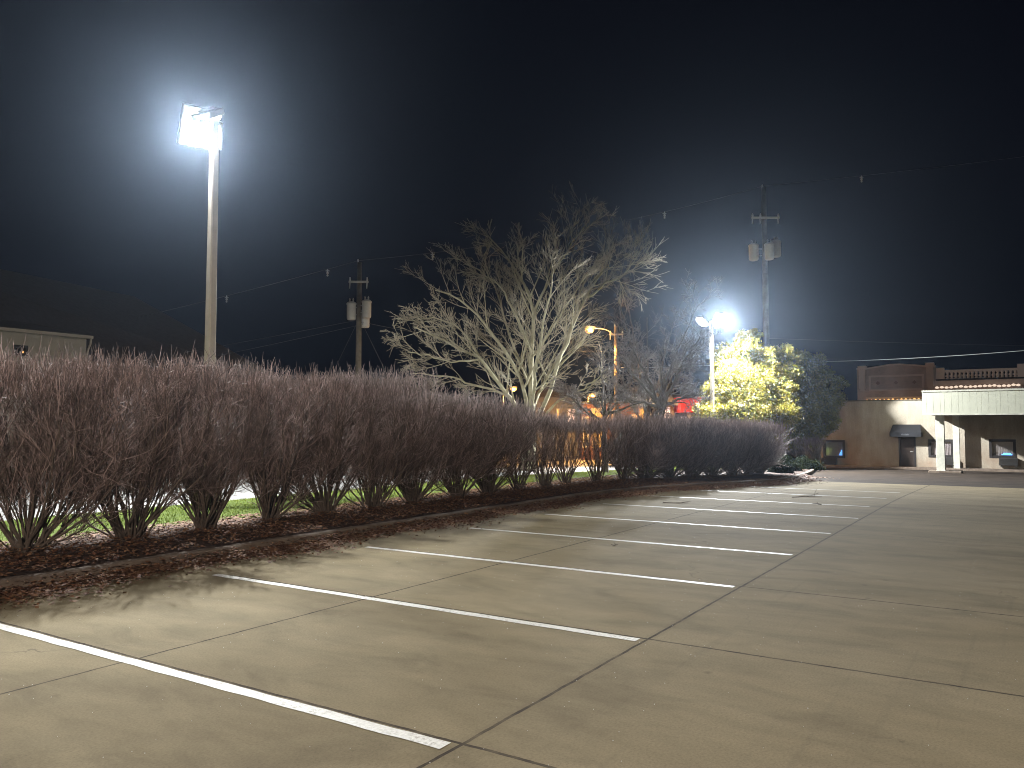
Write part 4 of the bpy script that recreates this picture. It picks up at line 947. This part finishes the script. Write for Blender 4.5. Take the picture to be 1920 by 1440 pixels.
# vehicles
def car(px, D, L, H, rz, m, label, name='parked_car'):
    p = at(px, 800, D); g = gxy(p.x, p.y); t = empty(name, (p.x, p.y, g), rz, label=label, cat='car')
    o_ = [(-L/2,.35),(-L/2,.85*H*.62),(-L*.42,.66*H),(-L*.30,.95*H),(-L*.22,H),(L*.12,H),(L*.25,.68*H),(L*.46,.60*H),(L/2,.50*H),(L/2,.32)]
    mb = MB(); mb.prism(o_, -.88, .88); mb.build('body', m, t, bevel=.07)
    for s in (-1, 1):
        mb = MB(); mb.prism([(-L*.27,.70*H),(-L*.24,.93*H),(L*.10,.93*H),(L*.20,.70*H)], s*.885, s*.895); mb.build('window', M['glass'], t)
    for x in (-L*.32, L*.32):
        for s in (-1, 1):
            mb = MB(); mb.cyl((x, s*.72, .33), (x, s*.93, .33), .33, k=18); wl = mb.build('wheel', M['tyre'], t); mb = MB(); mb.cyl((x, s*.925, .33), (x, s*.94, .33), .2, k=12); mb.build('rim', M['steel'], wl)
    for s in (-.6, .6): mb = MB(); mb.box(L/2-.03, L/2+.02, s-.16, s+.16, .46*H, .54*H); mb.build('headlight', M['trim'], t); mb = MB(); mb.box(-L/2-.02, -L/2+.03, s-.16, s+.16, .5*H, .6*H); mb.build('tail_light', M['taillight'], t)
car(1214, 44, 4.6, 2.35, R(4), M['car_grey'], 'dark grey tall van parked left of the dark tree trunk', 'parked_van')
car(1288, 52, 4.8, 2.75, R(176), M['car_dark'], 'dark green high truck behind the pale boundary wall', 'parked_truck')

# cream house far left, dark roof behind
hb = 29.6; hp = W(16.6, hb); hg = -.05
T = empty('cream_house', W(16.6, hb, hg), LOTROT, label='cream sided house with a warm lit window at the far left', cat='house')
eh = 5.15
def hz(px, py):     # height on wall plane b = hb
    k = (px-960)/1500.0; Y = hb/(SA-CA*k); return CAMZ+Y*ray(px,py)[2]/ray(px,py)[1]-hg, AB(k*Y, Y)[0]-16.6
w1 = hz(20, 646); w2 = hz(48, 668); zt_, xl = w1; zb_, xr = w2
mb = MB(); mb.box(-14, xl, 0, .2, 0, eh); mb.box(xr, 0, 0, .2, 0, eh); mb.box(xl, xr, 0, .2, 0, zb_); mb.box(xl, xr, 0, .2, zt_, eh)
mb.box(-.2, 0, .2, 9, 0, eh); mb.box(-14, -13.8, .2, 9, 0, eh); mb.box(-13.8, -.2, 8.8, 9, 0, eh)
for k in range(30): mb.box(-14, xl-.12, -.012, 0, .16+k*.17-.01, .16+k*.17) if False else None
mb.build('wall', M['siding_cream'], T)
mb = MB(); mb.prism([(-14.4, 0), (.35, 0)], 0, 0) if False else None
mb.v = [(-14.4,-.25,eh),(.06,-.25,eh),(.06,9.4,eh),(-14.4,9.4,eh),(-14.4,4.5,eh+.9),(.06,4.5,eh+.9),(-14.4,-.25,eh+.10),(.06,-.25,eh+.10),(.06,9.4,eh+.10),(-14.4,9.4,eh+.10)]
mb.f = [(0,1,2,3),(0,6,7,1),(6,4,5,7),(4,9,8,5),(2,8,9,3),(1,7,5,8,2),(0,3,9,4,6)]; mb.build('roof', M['soffit'], T)
mb = MB(); mb.box(-14.4, .06, -.36, -.25, eh-.02, eh+.09); mb.build('gutter', M['siding_cream'], T)
link('downpipe', tubes('downpipe', [([(.0,-.31,eh-.02),(.0,-.28,eh-.2),(.0,-.12,eh-.45),(-.05,-.07,eh-.8),(-.05,-.07,.1)], [.04]*5)], 8), M['siding_cream'], T, True)
mb = MB(); f = .09
mb.box(xl, xr, -.04, .1, zt_-f, zt_); mb.box(xl, xr, -.04, .1, zb_, zb_+f); mb.box(xl, xl+f, -.04, .1, zb_+f, zt_-f); mb.box(xr-f, xr, -.04, .1, zb_+f, zt_-f); mb.box((xl+xr)/2-.03, (xl+xr)/2+.03, -.02, .08, zb_+f, zt_-f)
wn = mb.build('window', M['darkframe'], T); mb = MB(); mb.box(xl+f, xr-f, .10, .11, zb_+f, zt_-f); mb.build('pane', M['glass'], wn)
mb = MB(); mb.box((xl+xr)/2+.12, (xl+xr)/2+.42, .07, .095, zb_+f+.02, zt_-f-.1); mb.build('lit_curtain', M['lit_window'], wn)
for k, (x0, z0, z1) in enumerate(((-3.2,.9,2.3),(-6.4,.9,2.3),(-9.5,.9,2.3))):
    mb = MB(); mb.box(x0-.6, x0+.6, -.04, -.002, z0, z0+.09); mb.box(x0-.6, x0+.6, -.04, -.002, z1-.09, z1); mb.box(x0-.6, x0-.51, -.04, -.002, z0+.09, z1-.09); mb.box(x0+.51, x0+.6, -.04, -.002, z0+.09, z1-.09)
    wn = mb.build('window', M['trim'], T); mb = MB(); mb.box(x0-.51, x0+.51, -.012, -.003, z0+.09, z1-.09); mb.build('pane', M['glass'], wn)
# large dark hip roof: ridge (0,505)-(250,555), hip falling to (385,690)
D1 = 52.0
rA = at(-260, 452, D1-8); rB = at(252, 556, D1); eC = at(400, 705, D1+2)
T = empty('hip_roof_hall', (rB.x, rB.y, 0), 0, label='large dark hall whose big hipped roof fills the left night sky', cat='building')
rel = lambda v: tuple(Vector(v)-Vector((rB.x, rB.y, 0)))
rA = Vector((-30.5, 34.0, rB.z))
fw = Vector((rA.x-rB.x, rA.y-rB.y, 0)).normalized(); sd = Vector((-fw.y, fw.x, 0)); sd = sd if sd.y < 0 else -sd
ez = eC.z-.6; far_end = rB+Vector((eC.x-rB.x, eC.y-rB.y, 0))
c1 = far_end+sd*6; c2 = far_end-sd*6; c3 = rA+sd*7+fw*6; c4 = rA-sd*7+fw*6
for c in (c1, c2, c3, c4): c.z = ez
mb = MB(); mb.v = [rel(q) for q in (rA, rB, c1, c2, c3, c4)]; mb.f = [(0,4,2,1),(1,2,3),(0,1,3,5),(0,5,4),(2,4,5,3)]; mb.build('roof', M['shingle'], T)
mb = MB(); ws = []
for c in (c1, c2, c4, c3):
    q = Vector(rel(c)); ctr = (Vector(rel(c1))+Vector(rel(c4)))/2; q = ctr+(q-ctr)*.94; ws.append(q)
mb.v = [(q.x, q.y, -.5) for q in ws]+[(q.x, q.y, ez-.02) for q in ws]; mb.f = [(i, (i+1) % 4, 4+(i+1) % 4, 4+i) for i in range(4)]; mb.build('wall', M['siding_grey'], T)
# small chimney tip above the hedge line
p = at(710, 712, 60); g = gxy(p.x, p.y); t = empty('distant_house', (p.x, p.y, g), 0, label='dark distant house with a small brick chimney above the hedge', cat='house')
mb = MB(); mb.box(-4, 4, 0, 6, 0, p.z-g-.9); mb.build('wall', M['siding_grey'], t); mb = MB(); mb.prism([(-4.3, p.z-g-.9), (4.3, p.z-g-.9), (0, p.z-g-.25)], -.3, 6.3); mb.build('roof', M['shingle'], t)
mb = MB(); mb.box(-.35, .35, 1.5, 2.2, p.z-g-1.2, p.z-g+.15); mb.build('chimney', M['redbrick'], t)

# ------------------------------------------------------------------ haze, sky, camera
hz_ = MB(); hz_.box(-75, 75, -25, 110, -3.2, 18)  # thin air volume added to spread a glow round the lamps
o = hz_.build('added_haze', None); o['kind'] = 'stuff'
m = bpy.data.materials.new('glow_haze_air'); m.use_nodes = True; nt = m.node_tree; nt.nodes.clear()
ou = nd(nt, 'ShaderNodeOutputMaterial'); pv = nd(nt, 'ShaderNodeVolumePrincipled'); pv.inputs['Color'].default_value = (.62,.78,1.0,1); pv.inputs['Density'].default_value = .00038; pv.inputs['Anisotropy'].default_value = .86
nt.links.new(pv.outputs[0], ou.inputs['Volume']); o.data.materials.clear(); o.data.materials.append(m)

w = bpy.data.worlds.new('World'); sc.world = w; w.use_nodes = True; nt = w.node_tree; bg = nt.nodes['Background']
bg.inputs['Color'].default_value = (.0009,.0010,.0030,1); bg.inputs['Strength'].default_value = 1.0

# third lot lamp, behind the viewer
lot_lamp(-8.0, -7.0, 8.0, [(.0, .45, 0, R(60), R(32), .70, .62, 130)], 'white lamp post standing behind the viewer', PW*1.2, col=(1.0,.87,.76))

cam = bpy.data.cameras.new('Camera'); co = bpy.data.objects.new('Camera', cam); COL.objects.link(co); sc.camera = co
cam.sensor_width = 36; cam.lens = 36*1500/1920; cam.clip_end = 900; cam.clip_start = .05
co.location = (0, 0, CAMZ); co.rotation_euler = (math.pi/2+TH, 0, 0)
vs = sc.view_settings; vs.view_transform = 'Standard'; vs.look = 'None'; vs.exposure = 0; vs.gamma = 1
cy = sc.cycles; cy.max_bounces = 5; cy.diffuse_bounces = 2; cy.glossy_bounces = 2; cy.transmission_bounces = 3; cy.volume_bounces = 0; cy.transparent_max_bounces = 4
cy.pixel_filter_type = 'BLACKMAN_HARRIS'; cy.filter_width = 1.0; cy.use_denoising = True; cy.denoising_prefilter = 'ACCURATE'; cy.sample_clamp_indirect = 4
